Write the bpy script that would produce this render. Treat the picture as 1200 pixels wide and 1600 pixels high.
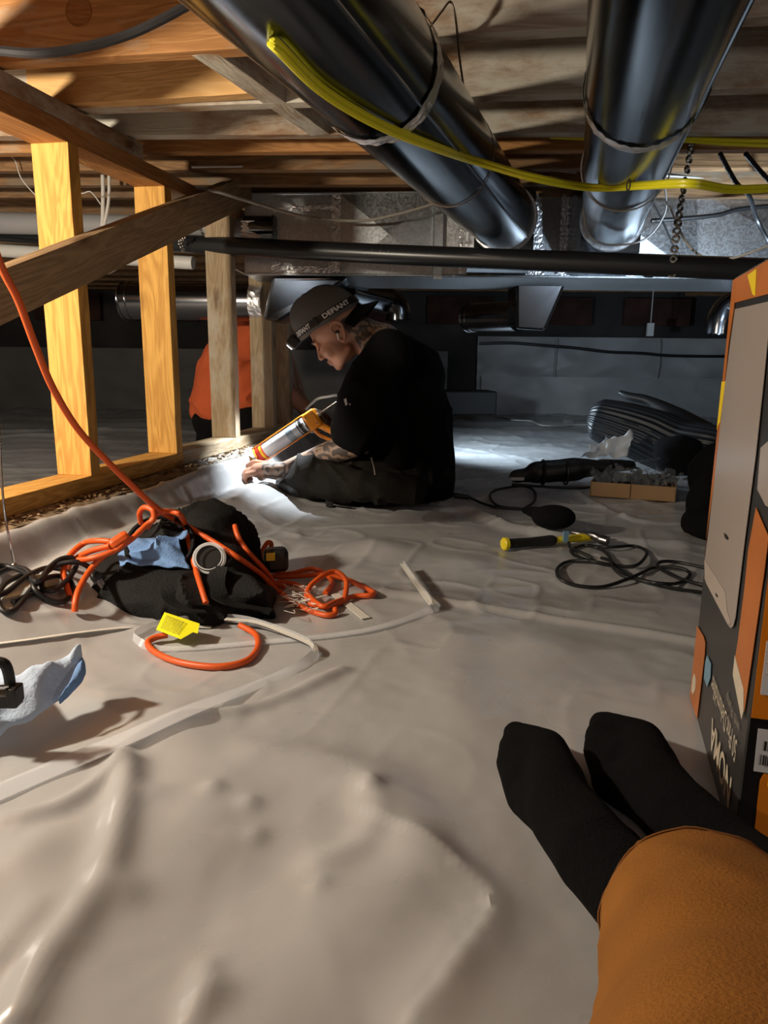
import bpy, math, random
import numpy as np
from mathutils import Vector, Matrix, Euler
for o in list(bpy.data.objects): bpy.data.objects.remove(o)
SC = bpy.context.scene
COL = SC.collection
random.seed(7)
# ---------------- camera ----------------
CAM = Vector((0, 0, .48)); F = 1156.0
R = math.radians
PITCH, ROLL = 11.9, .6
CR = Matrix.Rotation(R(90 - PITCH), 3, 'X') @ Matrix.Rotation(R(ROLL), 3, 'Z')
cd = bpy.data.cameras.new('camera'); cam = bpy.data.objects.new('camera', cd); COL.objects.link(cam)
cd.sensor_fit = 'HORIZONTAL'; cd.sensor_width = 36; cd.lens = 36 * F / 1200; cd.clip_start = .02
cam.matrix_world = Matrix.Translation(CAM) @ CR.to_4x4()
SC.camera = cam
# ---------------- world, exposure, lamps ----------------
w = bpy.data.worlds.new('world'); SC.world = w; w.use_nodes = True
w.node_tree.nodes['Background'].inputs[0].default_value = (.55, .62, .75, 1)
w.node_tree.nodes['Background'].inputs[1].default_value = .012
vs = SC.view_settings
vs.view_transform = 'Standard'; vs.look = 'None'; vs.exposure = 0; vs.gamma = 1; vs.use_curve_mapping = False

def lamp(name, kind, loc, energy, color, target=None, size=.1, spot=60, blend=.5):
    d = bpy.data.lights.new(name, kind); d.energy = energy; d.color = color
    if kind == 'AREA': d.shape = 'DISK'; d.size = size
    else: d.shadow_soft_size = size
    if kind == 'SPOT': d.spot_size = R(spot); d.spot_blend = blend
    o = bpy.data.objects.new(name, d); COL.objects.link(o); o.location = loc
    if target is not None:
        o.rotation_euler = (Vector(target) - Vector(loc)).to_track_quat('-Z', 'Y').to_euler()
    return o
lamp('work_light', 'POINT', (-1.22, .90, .80), 76, (1, .88, .70), None, .035)
lamp('near_fill', 'POINT', (-.30, -.2, .93), 1.8, (1, .95, .9), None, .06)  # added fill by the camera to lift the foreground, no bulb hangs there
lamp('right_bulb', 'POINT', (1.35, -.3, .66), 11, (1, .93, .86), None, .05)
lamp('far_left_bulb', 'POINT', (-2.5, 2.9, .86), 13, (1, .90, .78), None, .05)
lamp('back_light', 'SPOT', (.10, 3.55, .40), 60, (.70, .86, 1), (1.6, 4.0, .02), .05, 130, .8)
lamp('trunk_light', 'SPOT', (.95, 1.98, .52), 44, (.66, .83, 1), (1.02, 2.62, .92), .03, 100, .8)

# ---------------- helpers ----------------
def ray(px, py):
    return CR @ Vector(((px - 600) / F, (800 - py) / F, -1))
def V(px, py, Y):                 # point at depth Y in the room
    d = ray(px, py); return CAM + d * (Y / d.y)
def PZ(px, py, z):                # point at height z
    d = ray(px, py); return CAM + d * ((z - CAM.z) / d.z)
def plane(px, py, p0, n):
    d = ray(px, py); return CAM + d * ((p0 - CAM).dot(n) / d.dot(n))

def _h(i, j, k):
    n = (i * 374761393 + j * 668265263 + k * 2147483647 * 3) & 0xffffffff
    n = ((n ^ (n >> 13)) * 1274126177) & 0xffffffff
    return ((n ^ (n >> 16)) & 0xffff) / 65535.0
def noise(x, y, z=0.0):
    x, y, z = np.broadcast_arrays(np.asarray(x, float), np.asarray(y, float), np.asarray(z, float))
    i = np.floor(x).astype(np.int64); j = np.floor(y).astype(np.int64); k = np.floor(z).astype(np.int64)
    fx = x - i; fy = y - j; fz = z - k
    fx = fx*fx*fx*(fx*(fx*6-15)+10); fy = fy*fy*fy*(fy*(fy*6-15)+10); fz = fz*fz*fz*(fz*(fz*6-15)+10)
    def L(a, b, t): return a + (b - a) * t
    a = L(L(_h(i, j, k), _h(i+1, j, k), fx), L(_h(i, j+1, k), _h(i+1, j+1, k), fx), fy)
    b = L(L(_h(i, j, k+1), _h(i+1, j, k+1), fx), L(_h(i, j+1, k+1), _h(i+1, j+1, k+1), fx), fy)
    return L(a, b, fz) * 2 - 1
def fbm(x, y, z=0.0, o=3):
    s = 0; a = 1; f = 1
    for q in range(o):
        s = s + a * noise(x*f + 13.7*q, y*f + 7.3*q, np.asarray(z)*f + 3.1*q); a *= .5; f *= 2.03
    return s / 1.75

WM = {}
def wm(o): return WM.get(o.name, Matrix.Identity(4))
class G:
    def __init__(s): s.v = []; s.f = []; s.mi = []
    def add(s, v, f, mi=0):
        n = len(s.v); s.v += [tuple(p) for p in v]; s.f += [tuple(i + n for i in q) for q in f]; s.mi += [mi]*len(f); return s
    def box(s, c, d, M=None, mi=0):
        v = [Vector((c[0]+d[0]*a/2, c[1]+d[1]*b/2, c[2]+d[2]*e/2)) for a in (-1, 1) for b in (-1, 1) for e in (-1, 1)]
        if M is not None: v = [M @ p for p in v]
        return s.add(v, [(0,1,3,2),(4,6,7,5),(0,4,5,1),(2,3,7,6),(0,2,6,4),(1,5,7,3)], mi)
    def hexa(s, a, b):   # two quads
        return s.add(list(a)+list(b), [(3,2,1,0),(4,5,6,7),(0,1,5,4),(1,2,6,5),(2,3,7,6),(3,0,4,7)])
    def prism(s, poly, off, mi=0):
        n = len(poly); off = Vector(off); v = [Vector(p) for p in poly] + [Vector(p)+off for p in poly]
        return s.add(v, [tuple(range(n-1, -1, -1)), tuple(range(n, 2*n))] + [(i, (i+1) % n, n+(i+1) % n, n+i) for i in range(n)], mi)
    def tube(s, pts, r, n=8, sub=6, closed=False, k=1.0, kax=None, mi=0, cap=True):
        P, Rr = cr(pts, r, sub, closed)
        m = len(P); T0 = None; V_ = []; up = None
        for i in range(m):
            a = P[(i-1) % m] if (closed or i > 0) else P[0]; b = P[(i+1) % m] if (closed or i < m-1) else P[-1]
            t = (b - a); t = t.normalized() if t.length > 1e-9 else Vector((0, 0, 1))
            if up is None:
                up = Vector((0, 0, 1)) if abs(t.z) < .9 else Vector((1, 0, 0))
            u = (up - t * up.dot(t)); u = u.normalized() if u.length > 1e-6 else t.orthogonal().normalized()
            w_ = t.cross(u); up = u
            for q in range(n):
                an = 2*math.pi*q/n; off = (u*math.cos(an) + w_*math.sin(an)) * Rr[i]
                if kax is not None: off += kax * off.dot(kax) * (k - 1)
                V_.append(P[i] + off)
        f = []
        for i in range(m if closed else m-1):
            j = (i+1) % m
            for q in range(n): f.append((i*n+q, i*n+(q+1) % n, j*n+(q+1) % n, j*n+q))
        if not closed and cap:
            f.append(tuple(range(n-1, -1, -1))); f.append(tuple((m-1)*n+q for q in range(n)))
        return s.add(V_, f, mi)
    def capsule(s, a, b, ra, rb, k=1.0, kax=Vector((0, 1, 0)), n=14, mi=0):
        a = Vector(a); b = Vector(b); d = b - a; L = d.length; t = d.normalized() if L > 1e-6 else Vector((0, 0, 1))
        pts = []; rr = []
        for i in range(6):
            an = math.pi/2*(i/6); pts.append(a - t*ra*math.cos(an)); rr.append(max(ra*math.sin(an), ra*.02))
        pts.append(a); rr.append(ra); pts.append(b); rr.append(rb)
        for i in range(5, -1, -1):
            an = math.pi/2*(i/6); pts.append(b + t*rb*math.cos(an)); rr.append(max(rb*math.sin(an), rb*.02))
        return s.tube(pts, rr, n, 0, False, k, kax, mi)
    def ell(s, c, rx, ry, rz, M=None, nu=16, nv=10, mi=0):
        M = M or Matrix.Identity(3); c = Vector(c); v = []; f = []
        for j in range(nv+1):
            th = math.pi*(j+.001)/(nv+.002)
            for i in range(nu):
                ph = 2*math.pi*i/nu
                v.append(c + M @ Vector((rx*math.sin(th)*math.cos(ph), ry*math.sin(th)*math.sin(ph), rz*math.cos(th))))
        for j in range(nv):
            for i in range(nu): f.append((j*nu+i, (j+1)*nu+i, (j+1)*nu+(i+1) % nu, j*nu+(i+1) % nu))
        f.append(tuple(range(nu))); f.append(tuple(nv*nu+i for i in range(nu-1, -1, -1)))
        return s.add(v, f, mi)
    def ring(s, c, ax, R_, r, n=24, m=8, mi=0):
        c = Vector(c); ax = Vector(ax).normalized(); u = ax.orthogonal().normalized(); w_ = ax.cross(u)
        return s.tube([c + (u*math.cos(2*math.pi*i/n) + w_*math.sin(2*math.pi*i/n))*R_ for i in range(n)], r, m, 0, True, mi=mi)
    def cyl(s, a, b, ra, rb=None, n=20, mi=0):
        return s.tube([Vector(a), Vector(b)], [ra, ra if rb is None else rb], n, 0, mi=mi)
    def ribbon(s, pts, wd, th=.0008, sub=8, wv=None, mi=0):   # flat band; wd number or list, wv width vectors
        P, W = cr(pts, wd, sub, False); m = len(P); v = []
        if wv: WV, _ = cr([Vector(q) for q in wv], 1.0, sub, False)
        for i in range(m):
            t = (P[min(i+1, m-1)] - P[max(i-1, 0)]).normalized()
            w_ = WV[i].normalized() if wv else t.cross(Vector((0, 0, 1))).normalized()
            nn = w_.cross(t).normalized()
            v += [P[i]-w_*W[i]/2-nn*th/2, P[i]+w_*W[i]/2-nn*th/2, P[i]+w_*W[i]/2+nn*th/2, P[i]-w_*W[i]/2+nn*th/2]
        f = [(0,1,2,3), (m*4-1, m*4-2, m*4-3, m*4-4)]
        for i in range(m-1):
            for q in range(4): f.append((i*4+q, (i+1)*4+q, (i+1)*4+(q+1) % 4, i*4+(q+1) % 4))
        return s.add(v, f, mi)
    def text(s, txt, M, size, depth=.0004, fn=None, bold=0):
        c = bpy.data.curves.new('t', 'FONT'); c.body = txt; c.size = size; c.extrude = depth; c.offset = bold; c.resolution_u = 3
        o = bpy.data.objects.new('t', c); COL.objects.link(o); dg = bpy.context.evaluated_depsgraph_get()
        me = bpy.data.meshes.new_from_object(o.evaluated_get(dg))
        vv = [v.co.copy() for v in me.vertices]; ff = [tuple(p.vertices) for p in me.polygons]
        s.add([fn(v) if fn else M @ v for v in vv], ff)
        bpy.data.objects.remove(o); bpy.data.curves.remove(c); bpy.data.meshes.remove(me); return s
def cr(pts, r, sub, closed):
    P = [Vector(p) for p in pts]; n = len(P)
    rr = list(r) if isinstance(r, (list, tuple)) else [r]*n
    if sub <= 1: return P, rr
    oP = []; oR = []
    for i in range(n if closed else n-1):
        g = lambda k: P[k % n] if closed else P[min(max(k, 0), n-1)]
        a, b, c, d = g(i-1), g(i), g(i+1), g(i+2); r0 = rr[i]; r1 = rr[(i+1) % n]
        for q in range(sub):
            t = q/sub
            oP.append(.5*((2*b) + (c-a)*t + (2*a-5*b+4*c-d)*t*t + (3*b-a-3*c+d)*t**3)); oR.append(r0+(r1-r0)*t)
    if not closed: oP.append(P[-1]); oR.append(rr[-1])
    return oP, oR

def tag(o, label=None, cat=None, group=None, kind=None):
    if label: o['label'] = label
    if cat: o['category'] = cat
    if group: o['group'] = group
    if kind: o['kind'] = kind
    return o
def empty(name, loc, label=None, cat=None, group=None, kind=None):
    o = bpy.data.objects.new(name, None); COL.objects.link(o); o.location = loc; o.empty_display_size = .05
    WM[o.name] = Matrix.Translation(loc); return tag(o, label, cat, group, kind)
def mk(name, g, mat, parent=None, smooth=True, M=None, label=None, cat=None, group=None, kind=None, bev=0, angle=40):
    """link a mesh; g holds world coords unless M (its own frame) is given"""
    if isinstance(g, G):
        me = bpy.data.meshes.new(name)
        if M is None:
            a = np.array(g.v); c = Vector(((a[:,0].min()+a[:,0].max())/2, (a[:,1].min()+a[:,1].max())/2, a[:,2].min()))
            M = Matrix.Translation(c); me.from_pydata((a - np.array(c)).tolist(), [], g.f)
        else: me.from_pydata(g.v, [], g.f)
        me.validate(); 
        for p, m_ in zip(me.polygons, g.mi): p.material_index = m_
    else:
        me = g
        if M is None: M = Matrix.Identity(4)
    for m_ in (mat if isinstance(mat, (list, tuple)) else [mat]): me.materials.append(m_)
    me.update()
    if smooth:
        me.shade_smooth()
        try: me.set_sharp_from_angle(angle=R(angle))
        except Exception: pass
    o = bpy.data.objects.new(name, me); COL.objects.link(o)
    if parent is not None:
        o.parent = parent; o.matrix_basis = wm(parent).inverted() @ M
    else: o.matrix_basis = M
    WM[o.name] = M
    if bev:
        b = o.modifiers.new('bevel', 'BEVEL'); b.width = bev; b.segments = 2; b.limit_method = 'ANGLE'
    return tag(o, label, cat, group, kind)
def frame(a, b, up=Vector((0, 0, 1))):
    a = Vector(a); b = Vector(b); x = (b-a).normalized(); z = (up - x*up.dot(x)).normalized(); y = z.cross(x)
    return Matrix(((x.x, y.x, z.x, a.x), (x.y, y.y, z.y, a.y), (x.z, y.z, z.z, a.z), (0, 0, 0, 1)))
def beam(name, a, b, wy, hz, mat, parent=None, up=Vector((0, 0, 1)), off=(0, 0), bev=.0015, **k):
    """a board from a to b, its own frame along x; off shifts y,z"""
    a = Vector(a); b = Vector(b); L = (b-a).length; M = frame(a, b, up)
    g = G(); n = 8; v = []
    for i in range(n+1):
        for (yy, zz) in ((-1,-1),(1,-1),(1,1),(-1,1)):
            v.append((L*i/n, off[0]+yy*wy/2 + random.uniform(-.0007,.0007), off[1]+zz*hz/2 + random.uniform(-.0007,.0007)))
    f = [(3,2,1,0), tuple(n*4+q for q in range(4))]
    for i in range(n):
        for q in range(4): f.append((i*4+q, i*4+(q+1)%4, (i+1)*4+(q+1)%4, (i+1)*4+q))
    g.add(v, f)
    return mk(name, g, mat, parent, smooth=False, M=M, bev=bev, **k)
def blob(g, voxel, it=6, fn=None):
    me = bpy.data.meshes.new('b'); me.from_pydata(g.v, [], g.f)
    o = bpy.data.objects.new('b', me); COL.objects.link(o)
    m = o.modifiers.new('r', 'REMESH'); m.mode = 'VOXEL'; m.voxel_size = voxel
    s = o.modifiers.new('s', 'SMOOTH'); s.factor = .5; s.iterations = it
    dg = bpy.context.evaluated_depsgraph_get(); r_ = bpy.data.meshes.new_from_object(o.evaluated_get(dg))
    bpy.data.objects.remove(o); bpy.data.meshes.remove(me)
    if fn:
        n = len(r_.vertices); co = np.empty(n*3); r_.vertices.foreach_get('co', co); co = co.reshape(-1, 3)
        no = np.array([tuple(v.normal) for v in r_.vertices])
        co = co + no * fn(co[:,0], co[:,1], co[:,2])[:, None]
        r_.vertices.foreach_set('co', co.ravel()); r_.update()
    r_.materials.clear()
    return r_

# ---------------- materials ----------------
def mat(name, col, rough=.6, metal=0, bump=0, bscale=20, var=0, vscale=6, col2=None, stretch=(1,1,1), spec=.5, coat=0, trans=0, alpha=1, emit=None, es=0, sss=0, voro=False, sheen=0, rvar=0):
    m = bpy.data.materials.new(name); m.use_nodes = True; nt = m.node_tree; N = nt.nodes; Lk = nt.links
    b = N['Principled BSDF']; I = b.inputs
    I['Base Color'].default_value = (*col, 1); I['Roughness'].default_value = rough; I['Metallic'].default_value = metal
    I['Specular IOR Level'].default_value = spec; I['Coat Weight'].default_value = coat; I['Coat Roughness'].default_value = .15
    I['Transmission Weight'].default_value = trans; I['Alpha'].default_value = alpha; I['Sheen Weight'].default_value = sheen
    if sss: I['Subsurface Weight'].default_value = sss; I['Subsurface Radius'].default_value = (.01,.004,.002); I['Subsurface Scale'].default_value = 1
    if emit: I['Emission Color'].default_value = (*emit, 1); I['Emission Strength'].default_value = es
    tc = N.new('ShaderNodeTexCoord'); mp = N.new('ShaderNodeMapping'); mp.inputs['Scale'].default_value = stretch
    Lk.new(tc.outputs['Object'], mp.inputs['Vector'])
    def ns(sc, det=4):
        n = N.new('ShaderNodeTexNoise'); n.inputs['Scale'].default_value = sc; n.inputs['Detail'].default_value = det
        Lk.new(mp.outputs[0], n.inputs['Vector']); return n
    if var or col2:
        if voro:
            n = N.new('ShaderNodeTexVoronoi'); n.inputs['Scale'].default_value = vscale; Lk.new(mp.outputs[0], n.inputs['Vector']); src = n.outputs['Color']
        else: n = ns(vscale, 6); src = n.outputs[0]
        rp = N.new('ShaderNodeValToRGB'); c2 = col2 or tuple(c*(1-var) for c in col)
        rp.color_ramp.elements[0].position = .3; rp.color_ramp.elements[1].position = .7
        rp.color_ramp.elements[0].color = (*c2, 1); rp.color_ramp.elements[1].color = (*col, 1)
        Lk.new(src, rp.inputs[0]); Lk.new(rp.outputs[0], I['Base Color'])
        if rvar:
            mr = N.new('ShaderNodeMapRange'); mr.inputs[3].default_value = rough-rvar; mr.inputs[4].default_value = rough+rvar
            Lk.new(src, mr.inputs[0]); Lk.new(mr.outputs[0], I['Roughness'])
    if bump:
        n = ns(bscale, 5); bp = N.new('ShaderNodeBump'); bp.inputs['Strength'].default_value = bump; bp.inputs['Distance'].default_value = .004
        Lk.new(n.outputs[0], bp.inputs['Height']); Lk.new(bp.outputs[0], I['Normal'])
    return m
def wood(name, light, dark, dirt=None, dirtamt=.5, rough=.75, seed=0.):
    m = bpy.data.materials.new(name); m.use_nodes = True; nt = m.node_tree; N = nt.nodes; Lk = nt.links
    b = N['Principled BSDF']; b.inputs['Roughness'].default_value = rough; b.inputs['Specular IOR Level'].default_value = .25
    tc = N.new('ShaderNodeTexCoord'); oi = N.new('ShaderNodeObjectInfo')
    ad = N.new('ShaderNodeVectorMath'); ad.operation = 'ADD'; Lk.new(tc.outputs['Object'], ad.inputs[0])
    ml = N.new('ShaderNodeVectorMath'); ml.operation = 'SCALE'; cb = N.new('ShaderNodeCombineXYZ')
    for q in range(3): Lk.new(oi.outputs['Random'], cb.inputs[q])
    Lk.new(cb.outputs[0], ml.inputs[0]); ml.inputs['Scale'].default_value = 17 + seed; Lk.new(ml.outputs[0], ad.inputs[1])
    mp = N.new('ShaderNodeMapping'); mp.inputs['Scale'].default_value = (1.1, 9, 9); Lk.new(ad.outputs[0], mp.inputs['Vector'])
    n1 = N.new('ShaderNodeTexNoise'); n1.inputs['Scale'].default_value = 2.2; n1.inputs['Detail'].default_value = 3; n1.inputs['Distortion'].default_value = .6; Lk.new(mp.outputs[0], n1.inputs['Vector'])
    wv = N.new('ShaderNodeMath'); wv.operation = 'MULTIPLY'; wv.inputs[1].default_value = 55; Lk.new(n1.outputs[0], wv.inputs[0])
    sn = N.new('ShaderNodeMath'); sn.operation = 'SINE'; Lk.new(wv.outputs[0], sn.inputs[0])
    mr = N.new('ShaderNodeMapRange'); mr.inputs[1].default_value = -1; Lk.new(sn.outputs[0], mr.inputs[0])
    fn_ = N.new('ShaderNodeTexNoise'); fn_.inputs['Scale'].default_value = 14; fn_.inputs['Detail'].default_value = 6; Lk.new(mp.outputs[0], fn_.inputs['Vector'])
    mx = N.new('ShaderNodeMath'); mx.operation = 'MULTIPLY_ADD'; mx.inputs[1].default_value = .45; Lk.new(mr.outputs[0], mx.inputs[0]); 
    f2 = N.new('ShaderNodeMath'); f2.operation = 'MULTIPLY'; f2.inputs[1].default_value = .6; Lk.new(fn_.outputs[0], f2.inputs[0]); Lk.new(f2.outputs[0], mx.inputs[2])
    rp = N.new('ShaderNodeValToRGB'); rp.color_ramp.elements[0].color = (*light, 1); rp.color_ramp.elements[1].color = (*dark, 1)
    rp.color_ramp.elements[0].position = .2; rp.color_ramp.elements[1].position = .95; Lk.new(mx.outputs[0], rp.inputs[0])
    out = rp.outputs[0]
    # knots
    vo = N.new('ShaderNodeTexVoronoi'); vo.inputs['Scale'].default_value = 1.0
    mk_ = N.new('ShaderNodeMapping'); mk_.inputs['Scale'].default_value = (3.2, 9, 9); Lk.new(ad.outputs[0], mk_.inputs['Vector']); Lk.new(mk_.outputs[0], vo.inputs['Vector'])
    kr = N.new('ShaderNodeMapRange'); kr.inputs[1].default_value = .07; kr.inputs[2].default_value = .15; kr.inputs[3].default_value = .75; kr.inputs[4].default_value = 0
    Lk.new(vo.outputs['Distance'], kr.inputs[0])
    m1 = N.new('ShaderNodeMixRGB'); Lk.new(kr.outputs[0], m1.inputs[0]); Lk.new(out, m1.inputs[1]); m1.inputs[2].default_value = (dark[0]*.45, dark[1]*.35, dark[2]*.3, 1); out = m1.outputs[0]
    if dirt:
        dn = N.new('ShaderNodeTexNoise'); dn.inputs['Scale'].default_value = 7; dn.inputs['Detail'].default_value = 7; dn.inputs['Roughness'].default_value = .7
        md = N.new('ShaderNodeMapping'); md.inputs['Scale'].default_value = (.45, 1, 1); Lk.new(ad.outputs[0], md.inputs['Vector']); Lk.new(md.outputs[0], dn.inputs['Vector'])
        dr = N.new('ShaderNodeMapRange'); dr.inputs[1].default_value = .62-dirtamt*.3; dr.inputs[2].default_value = .72-dirtamt*.2; Lk.new(dn.outputs[0], dr.inputs[0])
        m2 = N.new('ShaderNodeMixRGB'); Lk.new(dr.outputs[0], m2.inputs[0]); Lk.new(out, m2.inputs[1]); m2.inputs[2].default_value = (*dirt, 1); out = m2.outputs[0]
    Lk.new(out, b.inputs['Base Color'])
    bp = N.new('ShaderNodeBump'); bp.inputs['Strength'].default_value = .35; bp.inputs['Distance'].default_value = .003; Lk.new(mx.outputs[0], bp.inputs['Height']); Lk.new(bp.outputs[0], b.inputs['Normal'])
    return m
M_stud = wood('stud_wood', (.76,.43,.11), (.48,.23,.05))
M_grey = wood('weathered_stud_wood', (.42,.33,.21), (.27,.19,.11), (.45,.40,.32), .35)
M_dark = wood('old_dark_wood', (.30,.17,.08), (.16,.085,.04), (.22,.17,.12), .4)
M_joist = wood('joist_wood', (.50,.25,.09), (.34,.15,.05), (.42,.33,.24), .3)
M_mold = wood('stained_joist_wood', (.36,.22,.12), (.24,.13,.07), (.58,.54,.46), .8)
M_new = wood('new_joist_wood', (.74,.46,.20), (.60,.33,.12))
M_sub = wood('subfloor_wood', (.22,.10,.045), (.13,.06,.03))
M_liner = None
M_duct = mat('galvanised_round_duct', (.21,.22,.24), .19, 1, .05, 9, .15, 3, rvar=.06)
M_trunk = mat('galvanised_trunk_duct', (.62,.65,.68), .38, 1, .04, 60, .18, 190, voro=True, rvar=.07)
M_foil = mat('crinkled_foil_tape', (.88,.88,.9), .40, 1, .9, 60)
M_blackpipe = mat('black_plastic_pipe', (.012,.013,.015), .32, 0, .03, 30)
M_greypipe = mat('grey_plastic_pipe', (.30,.30,.31), .45, 0)
M_whitepipe = mat('pale_plastic_pipe', (.62,.62,.60), .4, 0)
M_yel = mat('yellow_cable_jacket', (.78,.72,.02), .4)
M_blk = mat('black_rubber', (.011,.011,.012), .45, 0, .05, 60)
M_wire = mat('pale_cable_jacket', (.55,.53,.50), .5)
M_dwire = mat('dull_wire', (.15,.11,.08), .5, .4)
M_org = mat('orange_cord_jacket', (.72,.105,.012), .45, 0, .05, 120)
M_bag = mat('black_woven_nylon', (.006,.006,.0065), .8, 0, .5, 260, .25, 30, spec=.3)
M_cloth = mat('black_cotton', (.0045,.0045,.005), .95, 0, .3, 150, sheen=0, spec=.15)
M_sock = mat('black_sock_knit', (.0035,.0035,.004), 1, 0, .5, 300, sheen=0, spec=.1)
M_pant = mat('brown_orange_canvas', (.28,.11,.018), .9, 0, .35, 500, .22, 14, spec=.2)
M_wpant = mat('worn_charcoal_trousers', (.007,.0065,.006), .85, 0, .5, 80, 0, 16, col2=(.016,.013,.009), spec=.25)
M_oshirt = mat('orange_cotton', (.66,.13,.045), .9, 0, .25, 200, .12, 10, spec=.2)
M_skin = mat('skin', (.50,.25,.16), .5, 0, .15, 130, .15, 12, sss=.08)
M_cap = mat('charcoal_cap_fabric', (.13,.125,.122), .85, 0, .5, 400, .15, 20)
M_dsteel = mat('dark_steel', (.25,.25,.26), .3, 1)
M_steel = mat('bright_steel', (.6,.6,.6), .25, 1)
M_zinc = mat('zinc_strapping', (.32,.30,.28), .4, 1, .2, 50)
M_blue = mat('blue_shop_paper', (.17,.32,.62), .85, 0, .4, 250, .1, 10)
M_pblue = mat('pale_blue_paper', (.52,.64,.82), .85, 0, .4, 200, .08, 12)
M_card = mat('brown_cardboard', (.33,.20,.10), .85, 0, .1, 200, .1, 10)
M_white = mat('white_plastic', (.75,.76,.78), .5)
M_paper = mat('white_paper', (.62,.66,.70), .8, 0, .1, 40)
M_carton = mat('charcoal_printed_carton', (.028,.027,.027), .33, 0, .04, 8)
M_cblk = mat('black_printed_carton', (.006,.006,.006), .35, 0, .04, 8)
M_corg = mat('orange_print', (.85,.25,.01), .38)
M_corg2 = mat('shaded_orange_print', (.55,.17,.035), .38, 0, 0, 1, .3, 9)  # the carton's orange darkened for its left face, shade put into the colour
M_cyel = mat('yellow_print', (.85,.62,.02), .38)
M_cbei = mat('greige_print', (.36,.31,.28), .3, 0, .05, 6, .1, 3)
M_cpale = mat('pale_print', (.62,.54,.42), .35)
M_cblue = mat('blue_print', (.16,.30,.42), .35)
M_ink = mat('black_print', (.02,.02,.02), .4)
M_tagy = mat('yellow_tag_plastic', (.9,.88,.02), .4)
M_tagink = mat('olive_print', (.38,.36,.04), .4)
M_hyel = mat('yellow_hammer_paint', (.85,.68,.02), .35)
M_hblk = mat('black_rubber_grip', (.01,.01,.01), .6, 0, .3, 200)
M_gun = mat('orange_painted_steel', (.95,.33,.02), .35)
M_tube = mat('white_cartridge', (.62,.68,.74), .35)
M_red = mat('red_print', (.75,.05,.03), .35)
M_conc = mat('dusty_concrete', (.36,.33,.28), .95, 0, .8, 40, .4, 18)
M_soil = mat('soil_and_debris', (.30,.21,.12), .95, 0, .9, 60, .55, 25)
M_hose = mat('black_ribbed_plastic', (.009,.010,.012), .42, 0)
M_insul = mat('dusty_insulation', (.07,.028,.02), .95, 0, .8, 20, .6, 8)
def clear(name, col, rough, al):
    m = mat(name, col, rough, 0, .1, 30, alpha=al); return m
M_strip = clear('translucent_strip', (.80,.83,.88), .25, .36)
M_stripw = clear('milky_strip', (.85,.83,.76), .35, .85)
M_clear = clear('clear_plastic', (.4,.43,.46), .08, .09)
# ---------------- wall frame ----------------
WO = Vector((-.722, 1.73, 0)); WU = Vector((.2031, .9792, 0)).normalized(); WN = Vector((WU.y, -WU.x, 0))
def W(s, t, z): return WO + WU*s + WN*t + Vector((0, 0, z))
def wp(px, py, t=.045):                      # point on the wall's plane
    return plane(px, py, W(0, t, 0), WN)
# ---------------- floor ----------------
def seg_d(x, y, a, b):
    dx, dy = b[0]-a[0], b[1]-a[1]; L = dx*dx+dy*dy+1e-12
    t = np.clip(((x-a[0])*dx+(y-a[1])*dy)/L, 0, 1)
    px = x-(a[0]+t*dx); py = y-(a[1]+t*dy)
    return np.sqrt(px*px+py*py), np.sign(dx*py-dy*px), t
def gp(pts):
    P = [PZ(px, py, 0) for px, py in pts]
    if len(P) > 2: P, _ = cr(P, 1., 4, False)
    return [tuple(p)[:2] for p in P]
RIDGES = [  # pixel line, height, width, one-sided drop
 (gp([(0,1288),(90,1268),(160,1225),(215,1165),(290,1130),(380,1113),(460,1085),(535,1048)]), .012, .012, 0),
 (gp([(35,1600),(75,1510),(120,1440),(165,1370),(188,1290),(200,1205)]), .020, .018, .0),
 (gp([(0,1500),(30,1462),(60,1420)]), .009, .02, 0),
 (gp([(300,1600),(318,1555),(322,1510)]), .008, .012, 0),
 (gp([(640,1330),(700,1370),(750,1410),(760,1440),(700,1530),(640,1600)]), .010, .022, .010),
 (gp([(575,1235),(585,1290),(560,1330),(500,1345)]), .010, .020, .0),
 (gp([(420,1180),(520,1200),(600,1235),(640,1300),(650,1360)]), .014, .045, .0),
 (gp([(600,925),(700,940),(800,952),(900,968),(1000,985),(1090,1003)]), .006, .012, .006),
 (gp([(0,1022),(60,1012),(130,992),(260,988)]), .007, .010, .0),
 (gp([(690,790),(740,798),(800,825),(880,842),(960,846),(1070,852)]), .016, .030, .010),
 (gp([(480,796),(560,800),(650,797),(720,796)]), .008, .018, .0),
 (gp([(900,770),(960,800),(1010,815),(1080,820)]), .010, .015, .0),
 (gp([(700,698),(760,708),(830,724)]), .008, .02, 0),
 (gp([(700,640),(780,652),(850,662),(1000,668)]), .010, .03, 0),
 (gp([(250,1120),(300,1180),(330,1250)]), .008, .05, 0),
 (gp([(740,1130),(700,1060),(720,1000)]), .010, .05, 0),
]
BUMPS = [(*gp([p])[0], a, s) for p, a, s in [((195,1390),.006,.02),((335,1240),.006,.012),((392,1258),.006,.012),((400,1300),.005,.012),((240,1245),.006,.02),((577,1245),.008,.012),((498,1389),.004,.01),((60,1330),.008,.03),((330,1555),.006,.02),((430,1330),-.01,.05),((300,1450),-.012,.08),((620,1480),.010,.10),((160,1100),.012,.05),((850,1010),.012,.08),((600,860),.012,.08),((730,880),.010,.07)]]
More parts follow.
